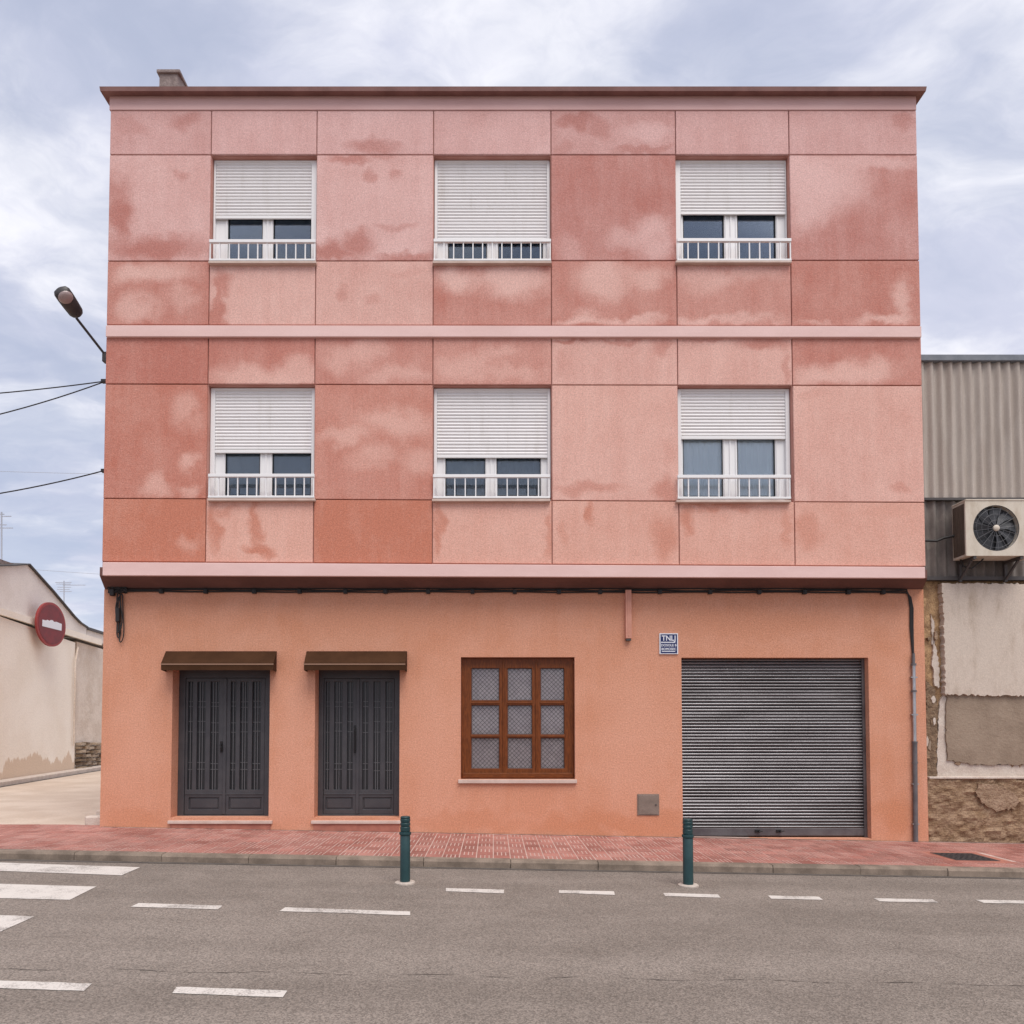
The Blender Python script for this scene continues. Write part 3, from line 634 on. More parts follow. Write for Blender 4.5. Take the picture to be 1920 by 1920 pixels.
# ------------------------------------------------------------------ doors with awnings
def door(opening, fr, leaves, slots, panels, yt, yb, handle, step, which):
    yd = 0.20
    x0, x1, z0, z1 = opening
    zt = Z(fr[0], yt, yd); zbm = Z(fr[0], yb, yd)
    a, b = X(fr[0], 1400, yd), X(fr[1], 1400, yd)
    lf = [[X(p, 1400, yd), X(q, 1400, yd)] for p, q in leaves]
    zl0, zl1 = zbm + 0.03, Z(fr[0], yt + 13, yd)
    dr = MB().holed(x0 + 0.002, x1 - 0.002, zbm, z1 - 0.002, [[lf[0][0], lf[1][1], zl0, zl1]], yd, yd + 0.09).build('door', M['door'], bld, bevel=0.004)
    dr['label'] = which
    zs0, zs1 = Z(fr[0], 1481, yd), Z(fr[0], 1278, yd); zp0, zp1 = Z(fr[0], 1518, yd), Z(fr[0], 1495, yd)
    for li in (0, 1):
        g = 0.004; la, lb = lf[0][0] + g if li == 0 else 0.5 * (lf[0][1] + lf[1][0]) + g, 0.5 * (lf[0][1] + lf[1][0]) - g if li == 0 else lf[1][1] - g
        hs = [[X(p, 1380, yd), X(q, 1380, yd), zs0, zs1] for p, q in slots[li]]; pp = [X(panels[li][0], 1500, yd), X(panels[li][1], 1500, yd), zp0, zp1]
        MB().holed(la, lb, zl0 + .003, zl1 - .003, hs + [pp], yd + 0.012, yd + 0.055).build('leaf', M['door'], dr, bevel=0.004)
        MB().box(pp[0] - .001, pp[1] + .001, yd + 0.034, yd + 0.05, pp[2] - .001, pp[3] + .001).build('panel', M['door'], dr)
        m3 = MB(); w = 0.012
        m3.box(pp[0] + .02, pp[1] - .02, yd + 0.022, yd + 0.0335, pp[2] + .02, pp[3] - .02); m3.build('panel', M['door'], dr, bevel=0.006)
        for (p, q, s0, s1) in hs:
            MB().box(p - .001, q + .001, yd + 0.048, yd + 0.053, s0 - .001, s1 + .001).build('pane', M['door_dark'], dr)
            gr = MB(); wd = q - p
            for fx in ([0.5] if wd < 0.09 else [0.32, 0.62]): gr.box(p + wd * fx - .004, p + wd * fx + .004, yd + .030, yd + .038, s0, s1)
            for py in (1316, 1325, 1354, 1372, 1431, 1444):
                zz = Z(fr[0], py + random.uniform(-1.5, 1.5), yd)
                gr.box(p, q, yd + .0385, yd + .0445, zz - .0045, zz + .0045)
            gr.build('grille', M['door_l'], dr)
        mo = MB(); mo.box(la + .012, lb - .012, yd + 0.002, yd + 0.011, Z(fr[0], 1489, yd) - .008, Z(fr[0], 1489, yd) + .008); mo.build('moulding', M['door'], dr, bevel=0.003)
    mo = MB(); xm = 0.5 * (lf[0][1] + lf[1][0]); mo.box(xm - 0.022, xm + 0.022, yd - 0.004, yd + 0.0115, zl0 + .01, zl1 - .01); mo.build('astragal', M['door'], dr, bevel=0.003)
    hx, h0, h1 = X(handle[0], handle[1], yd), Z(handle[0], handle[2], yd), Z(handle[0], handle[1], yd)
    hd = MB(); hd.box(hx - .017, hx + .017, yd - .010, yd - .0045, h0, h1); hd.tube([(hx, yd - .008, h1 - .05), (hx, yd - .05, h1 - .05), (hx + .012, yd - .055, h1 - .09), (hx + .008, yd - .05, h0 + .03), (hx, yd - .008, h0 + .03)], .0085, 8)
    hd.build('handle', M['iron'], dr)
    sx0, sx1 = X(step[0], 1540, -.03), X(step[1], 1540, -.03)
    MB().box(sx0, sx1, -0.035, yd + .08, Z(400, 1545, -.035), Z(400, 1539, -.035)).build('doorstep', M['sill'], bld, bevel=0.005)
    zz = Z(400, 1545, -.035); MB().box(sx0 + .03, sx1 - .03, -0.012, 0.19, ZB, zz - .002).build('step_riser', M['terra'], bld)
    MB().box(x0 + .003, x1 - .003, yd + 0.09, yd + 0.10, zbm - 0.1, z1).build('door_back', M['dark_in'], dr)
door(D1, (333, 505), [(346, 416), (426, 496)], [[(351, 360), (368, 384), (393, 409)], [(431, 441), (449, 464), (472, 488)]], [(353, 410), (428, 490)], 1258, 1532, (415.5, 1390, 1411), (314, 510),
     'charcoal panelled double door at the corner of the building')
door(D2, (596, 749), [(606, 665), (676, 739)], [[(610, 617), (626, 641), (650.5, 661)], [(679, 690), (700, 712.5), (722.5, 735)]], [(610, 661), (680, 735)], 1259, 1531, (666, 1360, 1412), (583, 752),
     'charcoal panelled double door behind the bollard')
def awning(tl, tr, fl, fr_):
    yb_ = -0.26
    A, Bq, C, E = B(tl, 1221, -.004), B(tr, 1221, -.004), B(fr_, 1243, yb_), B(fl, 1243, yb_)
    zlow = Z(500, 1256.5, yb_); th = 0.02
    mb = MB(); mb.add([A, Bq, C, E] + [p + Vector((0, 0, -th)) for p in (A, Bq, C, E)], [(3, 2, 1, 0), (4, 5, 6, 7), (0, 1, 5, 4), (1, 2, 6, 5), (2, 3, 7, 6), (3, 0, 4, 7)])
    mb.box(E.x, C.x, yb_, yb_ + 0.015, zlow, C.z - th - .001)
    for xx, xt in ((E.x, A.x), (C.x - .015, Bq.x - .015)):                 # cheeks
        mb.add([(xx, yb_ + .016, zlow), (xx, yb_ + .016, E.z - th - .002), (xt, -.004, A.z - th - .002), (xt, -.004, zlow), (xx + .014, yb_ + .016, zlow), (xx + .014, yb_ + .016, E.z - th - .002), (xt + .014, -.004, A.z - th - .002), (xt + .014, -.004, zlow)],
               [(0, 3, 2, 1), (4, 5, 6, 7), (0, 1, 5, 4), (1, 2, 6, 5), (2, 3, 7, 6), (3, 0, 4, 7)])
    aw = mb.build('awning', M['awn'], bld)
    MB().box(E.x - .004, C.x + .004, yb_ - .006, yb_ - .001, C.z - .028, C.z - .008).build('edge_trim', M['awn_trim'], aw)
awning(311, 519, 302, 512.5); awning(575, 763.5, 570, 759.5)

# ------------------------------------------------------------------ wooden window
yw = 0.09
px_c = [(884, 936), (952, 997.5), (1014, 1058)]; py_r = [(1253, 1313), (1322.5, 1377), (1384, 1441)]
hs = [[X(a, 1350, yw), X(b, 1350, yw), Z(970, d, yw), Z(970, c, yw)] for a, b in px_c for c, d in py_r]
ww = MB().holed(WW[0] + .002, WW[1] - .002, WW[2] + .002, WW[3] - .002, hs, yw, yw + 0.06).build('window', M['wood'], bld, bevel=0.006)
ww['label'] = 'varnished brown wooden window of nine leaded panes'
for xm_ in (944, 1006):
    xx = X(xm_, 1350, yw); MB().box(xx - .012, xx + .012, yw - .014, yw - .001, WW[2] + .06, WW[3] - .05).build('glazing_bar', M['wood'], ww, bevel=.005)
for yy in (1318, 1380.5):
    for a, b in px_c:
        zz = Z(970, yy, yw); MB().box(X(a - 1, 1350, yw), X(b + 1, 1350, yw), yw - .012, yw - .001, zz - .011, zz + .011).build('glazing_bar', M['wood_h'], ww, bevel=.005)
MB().box(WW[0] + .02, WW[1] - .02, yw - .022, yw - .001, WW[2] + .012, WW[2] + .085).build('bottom_rail', M['wood_h'], ww, bevel=.006)
for (a, b, z0, z1) in hs:
    MB().box(a, b, yw + .036, yw + .041, z0, z1).build('pane', M['glass_pat'], ww)
    MB().box(a - .004, b + .004, yw + .046, yw + .050, z0 - .004, z1 + .004).build('curtain', M['net'], ww)
    g = MB(); st = 0.064; w, h = b - a, z1 - z0
    def clip(cx, s):
        pts = []
        for xx in (a, b):
            zz = cx + s * (xx - a)
            if z0 <= zz <= z1: pts.append((xx, zz))
        for zz in (z0, z1):
            xx = a + (zz - cx) / s
            if a < xx < b: pts.append((xx, zz))
        return pts
    k = z0 - w
    while k < z1 + w:
        for s in (1.0, -1.0):
            p = clip(k, s)
            if len(p) >= 2 and abs(p[0][0] - p[1][0]) > .004: g.bar((p[0][0], yw + (.030 if s > 0 else .0335), p[0][1]), (p[1][0], yw + (.030 if s > 0 else .0335), p[1][1]), .006, .003, (0, 1, 0))
        k += st
    e = .006
    g.box(a, a + e, yw + .025, yw + .0282, z0, z1); g.box(b - e, b, yw + .025, yw + .0282, z0, z1); g.box(a + e, b - e, yw + .025, yw + .0282, z0, z0 + e); g.box(a + e, b - e, yw + .025, yw + .0282, z1 - e, z1)
    g.build('lattice', M['lead'], ww)
MB().box(X(859, 1465, -.04), X(1082, 1465, -.04), -0.045, yw + .05, Z(970, 1469, -.045), Z(970, 1462, -.045)).build('window_sill', M['sill'], bld, bevel=.005)

# ------------------------------------------------------------------ garage shutter
yg = 0.13
zg1 = GA[3] - 0.002; zg0 = Z(1450, 1553, yg); zbot = Z(1450, 1567, yg)
gs = MB(); gs.box(GA[0] + .001, GA[0] + .02, yg - .03, yg + .04, zbot - .1, zg1); gs.box(GA[1] - .045, GA[1] - .001, yg - .03, yg + .04, zbot - .1, zg1)
gso = gs.build('garage_shutter', M['steel_d'], bld)
pitch = (zg1 - zg0) / 54; me = slat_mesh(GA[0] + .012, GA[1] - .03, pitch, 0.021, M['steel'], 9)
me.polygons.foreach_set('use_smooth', [True] * len(me.polygons)); me.set_sharp_from_angle(angle=R(60))
for k in range(54):
    o = link('slat', me, gso, (0, yg + random.uniform(-.0015, .0015), zg0 + k * pitch)); o.rotation_euler = (random.uniform(-.02, .02), random.uniform(-.0004, .0004), 0)
bb = MB().box(GA[0] + .012, GA[1] - .03, yg - .016, yg + .02, zbot, zg0 + .004).build('bottom_bar', M['steel_d'], gso, bevel=.006)
for p in (1419, 1459):
    xx = X(p, 1558, yg); zz = Z(p, 1558, yg); lk = MB(); lk.box(xx - .035, xx + .035, yg - .032, yg - .017, zz - .02, zz + .02); lk.tube([(xx + .01, yg - .03, zz), (xx + .01, yg - .07, zz), (xx + .06, yg - .07, zz + .01)], .009, 8)
    lk.build('lock', M['iron'], gso, bevel=.004)
MB().box(GA[0] - .0, GA[1] + .0, -0.02, 0.4, ZB, zp(GA[0]) - .004 - .06).build('garage_sill', M['terra'], bld)

# ------------------------------------------------------------------ things on the facade
# cables under the soffit
def cabz(px): return 1108.5 + (px - 250) * 0.0012
cb = thing('service_cable', tuple(B(960, 1108, 0.0)), 'long black cable run clipped along the top of the orange ground floor wall', 'cable')
def sagline(p0, p1, n, off, amp, Y):
    out = []
    for i in range(n + 1):
        px = p0 + (p1 - p0) * i / n; out.append(B(px, cabz(px) + off + amp * math.sin(px * .037 + off) + amp * .6 * math.sin(px * .011 + 2 * off), Y))
    return out
for off, rr, yy in ((-2.6, .011, -.018), (0.6, .011, -.022), (-5.5, .008, -.014)):
    pts = sagline(212, 1688, 70, off, .55, yy)
    pts += [B(1700, 1111 + off, yy), B(1707 + off * .6, 1120, yy), B(1711 + off * .8, 1140, yy), B(1711 + off * .8, 1175, yy), B(1712 + off * .4, 1215, yy), B(1713, 1248, yy)]
    MB().tube(pts, rr, 8).build('cable', M['cable'], cb, smooth=True)
cm = MB().box(-.028, .028, -.05, -.002, -.032, .026); cm.box(-.014, .014, -.058, -.050, -.02, .016); cmm = cm.mesh('cable_clip', M['cable'])
for px in (303, 386, 477, 562, 648, 723, 803, 886, 965, 1048, 1125, 1237, 1331, 1423, 1508, 1590, 1655):
    p = B(px, cabz(px), -.02); link('cable_clip', cmm, cb, (p.x, 0, p.z))
# the tangle and the coil that hangs at the corner
cl_ = thing('cable_coil', tuple(B(222, 1160, -.02)), 'tangled black cable coil hanging at the left corner of the orange wall', 'cable')
for s in range(7):
    rnd = random.Random(40 + s); pts = []
    for i in range(26):
        f = i / 25; ang = f * 9 + s
        pts.append(B(222 + 17 * math.sin(ang * 1.1 + s) - 4 * f, 1104 + 8 * math.cos(ang * 1.7 + s * 2) - 5 * f * (s % 3), -.03 - .02 * math.sin(ang * 2.3 + s)))
    MB().tube(pts, .006 + .003 * (s % 2), 6).build('cable', M['cable'], cl_, smooth=True)
MB().box(X(206, 1108, -.05), X(214, 1108, -.05), -.07, -.001, Z(210, 1117, -.05), Z(210, 1104, -.05)).build('junction_box', M['cable'], cl_, bevel=.01)
for (x0, x1, ya, yb2, s) in ((219, 226, 1112, 1196, 0), (222, 232, 1114, 1204, 1), (218, 228, 1118, 1186, 2)):
    pts = []
    for i in range(41):
        a = 2 * math.pi * i / 40; pts.append(B((x0 + x1) / 2 + (x1 - x0) / 2 * math.sin(a) + 1.2 * math.sin(3 * a + s), (ya + yb2) / 2 - (yb2 - ya) / 2 * math.cos(a), -.022 - .014 * s + .006 * math.sin(2 * a)))
    MB().tube(pts, .0085, 6).build('cable', M['cable'], cl_, smooth=True)
MB().box(X(217, 1150, -.06), X(224, 1150, -.06), -.075, -.012, Z(220, 1166, -.06), Z(220, 1140, -.06)).build('splice_box', M['cable'], cl_, bevel=.008)
# conduit at the right end
cd = thing('conduit_pipe', tuple(B(1716, 1577, -.03)), 'thin steel and grey plastic conduit running down the wall right of the garage shutter', 'pipe')
def pipe(py0, py1, x0, x1, r_, mat, nm='pipe'): MB().tube([B(x0, py0, -.035), B(x1, py1, -.035)], r_, 14).build(nm, M[mat], cd, smooth=True)
pipe(1225, 1246, 1712.5, 1713, .020, 'grey_pvc'); pipe(1246, 1392, 1713, 1715, .024, 'galv'); pipe(1392, 1580, 1715.3, 1717, .031, 'grey_pvc')
for py, xx in ((1246, 1713), (1296, 1713.8), (1392, 1715.2), (1430, 1715.6)): pipe(py - 2, py + 2, xx, xx, .036, 'grey_pvc', 'collar')
for py, xx in ((1270, 1713.3), (1340, 1714.4), (1470, 1716), (1545, 1716.6)):
    p = B(xx, py, -.03); MB().box(p.x - .045, p.x + .045, -.045, -.001, p.z - .009, p.z + .009).build('pipe_clip', M['galv'], cd)
# short painted duct
dx0, dx1 = X(1173, 1150, -.06), X(1184, 1150, -.06)
du = MB(); du.box(dx0, dx1, -.07, -.001, Z(1178, 1197, -.06), ZS - .02); du.box(dx0 + .03, dx1 - .03, -.075, -.0705, Z(1178, 1197, -.06) + .03, ZS - .03)
duo = du.build('cable_duct', M['duct'], None, bevel=.004); tag(duo, 'short pink painted vertical duct hanging below the cable run', 'duct')
MB().box(dx0 + .008, dx1 - .008, -.062, -.008, Z(1178, 1201, -.06), Z(1178, 1197, -.06) - .001).build('end_cap', M['trim_d'], duo)
# blue plaque
r_ = rectg(1236.5, 1271.5, 1187.5, 1226.5, -.02)
pq = MB().box(r_[0], r_[1], -.022, -.001, r_[2], r_[3]).build('wall_plaque', M['plq_white'], None, bevel=.003); tag(pq, 'small blue and white enamel plaque above the corner of the garage shutter', 'sign')
MB().box(r_[0] + .016, r_[1] - .016, -.0255, -.0221, r_[2] + .014, r_[3] - .014).build('plate', M['plq_blue'], pq)
def text(body, px, py, size, parent, name='lettering', sx=1.0):
    cu = bpy.data.curves.new(name, 'FONT'); cu.body = body; cu.size = size; cu.align_x = 'CENTER'; cu.align_y = 'CENTER'; cu.extrude = .0006; cu.offset = size * .018
    cu.materials.append(M['plq_white']); p = B(px, py, -.0268); tmp = bpy.data.objects.new(name, cu); COL.objects.link(tmp)
    me = bpy.data.meshes.new_from_object(tmp.evaluated_get(bpy.context.evaluated_depsgraph_get())); bpy.data.objects.remove(tmp); me.name = name
    o = link(name, me, parent, (p.x, -.0268, p.z)); o.rotation_euler = (math.pi / 2, 0, 0); o.scale = (sx, 1, 1); return o
text('TNLJ', 1254, 1197, .105, pq, sx=.92)
lines = MB(); yq = -.0275
def pbar(x0, x1, y0, y1): lines.box(X(x0, y0, yq), X(x1, y0, yq), yq, yq + .0015, Z(x0, y1, yq), Z(x0, y0, yq))
pbar(1239.5, 1266, 1203.4, 1205.2); pbar(1241, 1266, 1220.4, 1221.9)
lines.build('rule', M['plq_white'], pq)
text('DOSOLE B', 1254, 1210, .047, pq, sx=1.02); text('BOMOSEC', 1254, 1217, .045, pq, sx=1.02)
# meter hatch
r_ = rectg(1195, 1236, 1489, 1529, -.01)
hh = MB(); hh.box(r_[0], r_[1], -.012, -.001, r_[2], r_[3]); ho = hh.build('meter_hatch', M['hatch'], None, bevel=.003); tag(ho, 'square brown metal meter hatch low on the orange wall', 'hatch')
MB().box(r_[0] + .018, r_[1] - .018, -.018, -.0125, r_[2] + .018, r_[3] - .018).build('hatch_door', M['hatch'], ho, bevel=.004)
lx = r_[1] - .05; MB().lathe((0, 0, 0), [(.012, 0), (.012, .008)], 12).build('lock', M['trim_d'], ho)
lk = [o for o in ho.children if o.name.startswith('lock')][0]; lk.location = (lx, -.018, .5 * (r_[2] + r_[3])); lk.rotation_euler = (math.pi / 2, 0, 0)

# ------------------------------------------------------------------ bollards
def bollard(px, py, label):
    c = RD(px, py); c.z = zp(c.x) - KH
    o = thing('bollard', tuple(c), label, 'bollard', 'bollards at the road edge')
    k = (c.y + D) / F; Hh = 124 * k; r_ = 9.4 * k
    pr = [(r_, .02), (r_, Hh * .715), (r_ * .96, Hh * .72)]
    MB().lathe(c, pr, 28).build('post', M['bollard'], o, smooth=True)
    MB().lathe(c, [(r_ * .9, Hh * .72), (r_ * 1.14, Hh * .726), (r_ * 1.2, Hh * .745), (r_ * 1.14, Hh * .764), (r_ * .9, Hh * .77)], 28).build('collar', M['bollard'], o, smooth=True)
    hp = [(r_ * .96, Hh * .77)]
    for a, b in ((.775, .845), (.858, .905), (.918, .965)): hp += [(r_ * .9, Hh * a), (r_, Hh * (a + .008)), (r_, Hh * (b - .008)), (r_ * .9, Hh * b)]
    hp += [(r_ * .97, Hh * .972), (r_ * .97, Hh * .988), (r_ * .8, Hh)]
    MB().lathe(c, hp, 28).build('head', M['bollard'], o, smooth=True)
    m_ = MB(); m_.lathe(c, [(r_ * 2.05, -.03), (r_ * 2.0, .012), (r_ * 1.8, .02)], 28); m_.build('footing', M['bolbase'], o, smooth=True)
bollard(759.5, 1656, 'dark teal ringed bollard in front of the second charcoal door')
bollard(1290.5, 1661, 'dark teal ringed bollard in front of the garage shutter corner')

# manhole cover
q = [G(1768, 1600, .002), G(1815, 1600, .002), G(1850, 1614, .002), G(1805, 1614, .002)]
cx, cy = man_c.x, man_c.y; wx, wy = 0.27, abs(q[3].y - q[0].y) / 2
mb = MB(); mb.box(-wx - .03, wx + .03, -wy - .03, wy + .03, -.02, .0015)
mb.box(-wx - .13, wx + .13, -wy - .11, wy + .11, -.03, -.0009)
mo = mb.build('manhole_cover', M['terra'], None, origin=None); mo.location = (cx, cy, zp(cx)); mo.rotation_euler = (0, -math.atan(SLOPE), 0); ORG[mo.name] = Matrix.Translation(mo.location) @ Matrix.Rotation(-math.atan(SLOPE), 4, 'Y')
tag(mo, 'dark square cast iron cover set in the red pavement', 'manhole cover')
pl = MB().box(-wx, wx, -wy, wy, .0018, .006)
for i in range(7):
    for j in range(5): pl.box(-wx + .03 + i * (2 * wx - .06) / 7 + .01, -wx + .03 + (i + 1) * (2 * wx - .06) / 7 - .01, -wy + .03 + j * (2 * wy - .06) / 5 + .01, -wy + .03 + (j + 1) * (2 * wy - .06) / 5 - .01, .0062, .010)
po = pl.build('plate', M['manhole'], None); po.parent = mo

# ------------------------------------------------------------------ street lamp on the corner, wires
la = thing('street_lamp', tuple(B(195, 676, .1)), 'dark cobra head street lamp on a thin arm at the left edge of the building', 'street lamp')
p0, p1, p2, p3 = B(196, 678, .15), B(196, 664, .12), B(168, 628, -.05), B(143, 596, -.25)
MB().tube([p0, p1, p1.lerp(p2, .3) , p2, p3], .019, 10).build('arm', M['lamp'], la, smooth=True)
MB().box(p0.x - .012, UL + .02, .10, .18, p0.z - .02, p1.z + .03).build('wall_plate', M['lamp'], la, bevel=.005)
hs_, he_ = B(147, 592, -.27), B(113, 543, -.62); ax = (he_ - hs_).normalized()
view = (EYE - hs_).normalized(); dn = (view - ax * view.dot(ax)).normalized(); sdv = ax.cross(dn)
mb = MB(); rings = []; n = 22; Lh = (he_ - hs_).length
for f, wv, hv, dp in ((0, .045, .045, 0), (.04, .078, .06, 0), (.14, .100, .075, 0), (.4, .108, .085, 0), (.7, .114, .085, 0), (.9, .112, .075, -.01), (.98, .092, .05, -.02), (1.02, .04, .02, -.03)):
    rings.append([hs_ + ax * Lh * f + sdv * wv * math.cos(2 * math.pi * k / n) + dn * (hv * math.sin(2 * math.pi * k / n) + dp) for k in range(n)])
vs = [p for rg in rings for p in rg]; fs = [(i * n + k, i * n + (k + 1) % n, (i + 1) * n + (k + 1) % n, (i + 1) * n + k) for i in range(len(rings) - 1) for k in range(n)]
fs += [tuple(range(n - 1, -1, -1)), tuple(range((len(rings) - 1) * n, len(rings) * n))]
mb.add(vs, fs); mb.build('lamp_head', M['lamp'], la, smooth=True)
mb = MB(); c = hs_ + ax * Lh * .80; rings = []
for f in (0, .35, .7, .92, 1.0):
    s_ = math.sqrt(max(0.0, 1 - f * f)) if f < 1 else .02
    rings.append([c + sdv * .098 * s_ * math.cos(2 * math.pi * k / n) + ax * Lh * .215 * s_ * math.sin(2 * math.pi * k / n) + dn * (.072 + .045 * f) for k in range(n)])
vs = [p for rg in rings for p in rg]; fs = [(i * n + k, i * n + (k + 1) % n, (i + 1) * n + (k + 1) % n, (i + 1) * n + k) for i in range(len(rings) - 1) for k in range(n)] + [tuple(range((len(rings) - 1) * n, len(rings) * n))]
mb.add(vs, fs); mb.build('lens', M['lens'], la, smooth=True)
def wire(a, b, ya, yb_, sag, r_, label, grp=None, mat='cable', name='overhead_wire'):
    P, Q = B(*a, ya), B(*b, yb_); pts = []
    for i in range(25):
        f = i / 24; p = P.lerp(Q, f); p.z -= sag * 4 * f * (1 - f); pts.append(p)
    o = MB().tube(pts, r_, 6).build(name, M[mat], None, smooth=True); tag(o, label, 'wire', grp)
    return o
w1 = wire((195, 715), (-500, 750), .05, -.1, .12, .0085, 'upper of two black overhead wires meeting at the building edge', 'overhead wires')
w2 = wire((195, 716), (-600, 838), .06, -1.2, .30, .0085, 'lower of two black overhead wires meeting at the building edge', 'overhead wires')
w3 = wire((193, 883), (-500, 950), .05, -.6, .22, .009, 'lowest black overhead wire running off above the white house', 'overhead wires')
for wv, py in ((w1, 715), (w3, 883)):
    p = B(195, py, .05); o = MB().box(p.x - .035, UL + .02, .02, .08, p.z - .025, p.z + .025).build('insulator', M['cable'], wv, bevel=.006)
wire((-300, 872), (420, 892), 24, 26, .1, .010, 'faint thin wire crossing the sky just above the lowest black wire', 'far overhead wires', 'far')
wire((-300, 1034), (420, 1088), 26, 30, .2, .010, 'faint thin wire just above the gable of the white house', 'far overhead wires', 'far')

# ------------------------------------------------------------------ white house across the side street
H0, H1 = G(0, 1470), G(190, 1440)
hd_ = Vector((H1.x - H0.x, H1.y - H0.y, 0)).normalized(); hn = Vector((-hd_.y, hd_.x, 0))      # hn points away from the street
if hn.x > 0: hn = -hn
zh = zp(-12) - .05
def HW(px, py, out=0.0): return BV(px, py, H0 - hn * out, hd_)
wh = thing('white_house', tuple(HW(70, 1455)), 'cream rendered gabled house across the side street with damp stained base', 'house')
def wallmat():
    m, t = newmat('cream_limewash'); P = t.n('ShaderNodeNewGeometry').outputs['Position']; s = t.n('ShaderNodeSeparateXYZ', {0: P})
    c = t.mix(t.map(t.noise(P, 0.7, 5, .6), .35, .7), (0.90, 0.83, 0.73), (0.84, 0.755, 0.645))
    hgt = t.m('SUBTRACT', s.outputs['Z'], zh); edge = t.m('ADD', .55, t.m('MULTIPLY', t.m('SUBTRACT', t.noise(t.v('MULTIPLY', P, (1, 1, .15)), 1.3, 6, .65), .5), 1.9))
    c = t.mix(t.map(t.m('SUBTRACT', edge, hgt), -.03, .05, 0, .85), c, (0.62, 0.47, 0.34))
    sp = t.map(t.noise(P, 30, 3, .7), .3, .7, .92, 1.08, False); c = t.mix(1.0, c, t.n('ShaderNodeCombineColor', {0: sp, 1: sp, 2: sp}).outputs[0], 'MULTIPLY')
    finish(t, c, .92, t.noise(P, 18, 4, .6), .3, .02); return m
M['limewash'] = wallmat()
M['gable'] = surf('grey_limewash', (0.82, 0.765, 0.715), (0.74, 0.68, 0.625), 1.0, .92, .1, 30, .3, 20, .02)
M['peel'] = surf('peeling_render', (0.60, 0.505, 0.42), (0.70, 0.61, 0.525), 1.4, .94, .15, 30, .6, 6, .05)
def hpoly(name, pts, out, th, mat, parent, extra=None):
    f = [HW(px, py, out) for px, py in pts]
    for i in (extra or ()): f[i].z = zh - .1
    n = len(f); mb = MB(); mb.add(f + [p + hn * th for p in f], [tuple(range(n)), tuple(range(2 * n - 1, n - 1, -1))] + [(i, i + n, (i + 1) % n + n, (i + 1) % n) for i in range(n)])
    return mb.build(name, mat, parent)
hpoly('wall', [(-130, 1500), (139, 1462), (141, 1205), (-130, 1110)], 0, 7.0, M['limewash'], wh, (0, 1))
hpoly('gable', [(-130, 1099), (162, 1196), (162, 1178), (153, 1168), (143, 1158), (57, 1059), (30, 1061), (-130, 1067)], -.03, 6.8, M['gable'], wh)
hpoly('ledge', [(-130, 1112), (-130, 1099), (191, 1199), (191, 1210)], .07, .09, M['limewash'], wh)
cap = [(-130, 1067), (30, 1061), (57, 1059), (102, 1109), (143, 1158), (154, 1169), (166, 1177)]
mb = MB()
for a_, b_ in zip(cap[:-1], cap[1:]):
    P, Q = HW(*a_, .05), HW(*b_, .05); mb.add([P, Q, Q + Vector((0, 0, .035)), P + Vector((0, 0, .035)), P + hn * 6.9, Q + hn * 6.9, Q + hn * 6.9 + Vector((0, 0, .035)), P + hn * 6.9 + Vector((0, 0, .035))],
           [(0, 1, 2, 3), (5, 4, 7, 6), (0, 4, 5, 1), (1, 5, 6, 2), (2, 6, 7, 3), (3, 7, 4, 0)])
mb.build('verge', M['trim_d'], wh)
pc = HW(1, 1050); MB().box(pc.x - .75, pc.x - .25, pc.y + .3, pc.y + .8, pc.z - 1.0, HW(1, 1042).z).build('chimney', M['chim'], wh)
# its kerb
mb = MB(); P, Q = HW(-130, 1490, .35), HW(420, 1400, .35); P.z = Q.z = zh
mb.add([P, Q, Q + hn * .34, P + hn * .34] + [p + Vector((0, 0, .16)) for p in (P, Q, Q + hn * .34, P + hn * .34)], [(0, 1, 5, 4), (1, 2, 6, 5), (2, 3, 7, 6), (3, 0, 4, 7), (4, 5, 6, 7)])
sk = mb.build('side_kerb', M['lime'], None, bevel=.02); structure(sk)
mb = MB(); mb.add([P - hn * .10 + Vector((0, 0, .045)), Q - hn * .10 + Vector((0, 0, .045)), Q + Vector((0, 0, .045)), P + Vector((0, 0, .045))], [(0, 1, 2, 3)]); mb.build('gutter', M['tar'], sk)
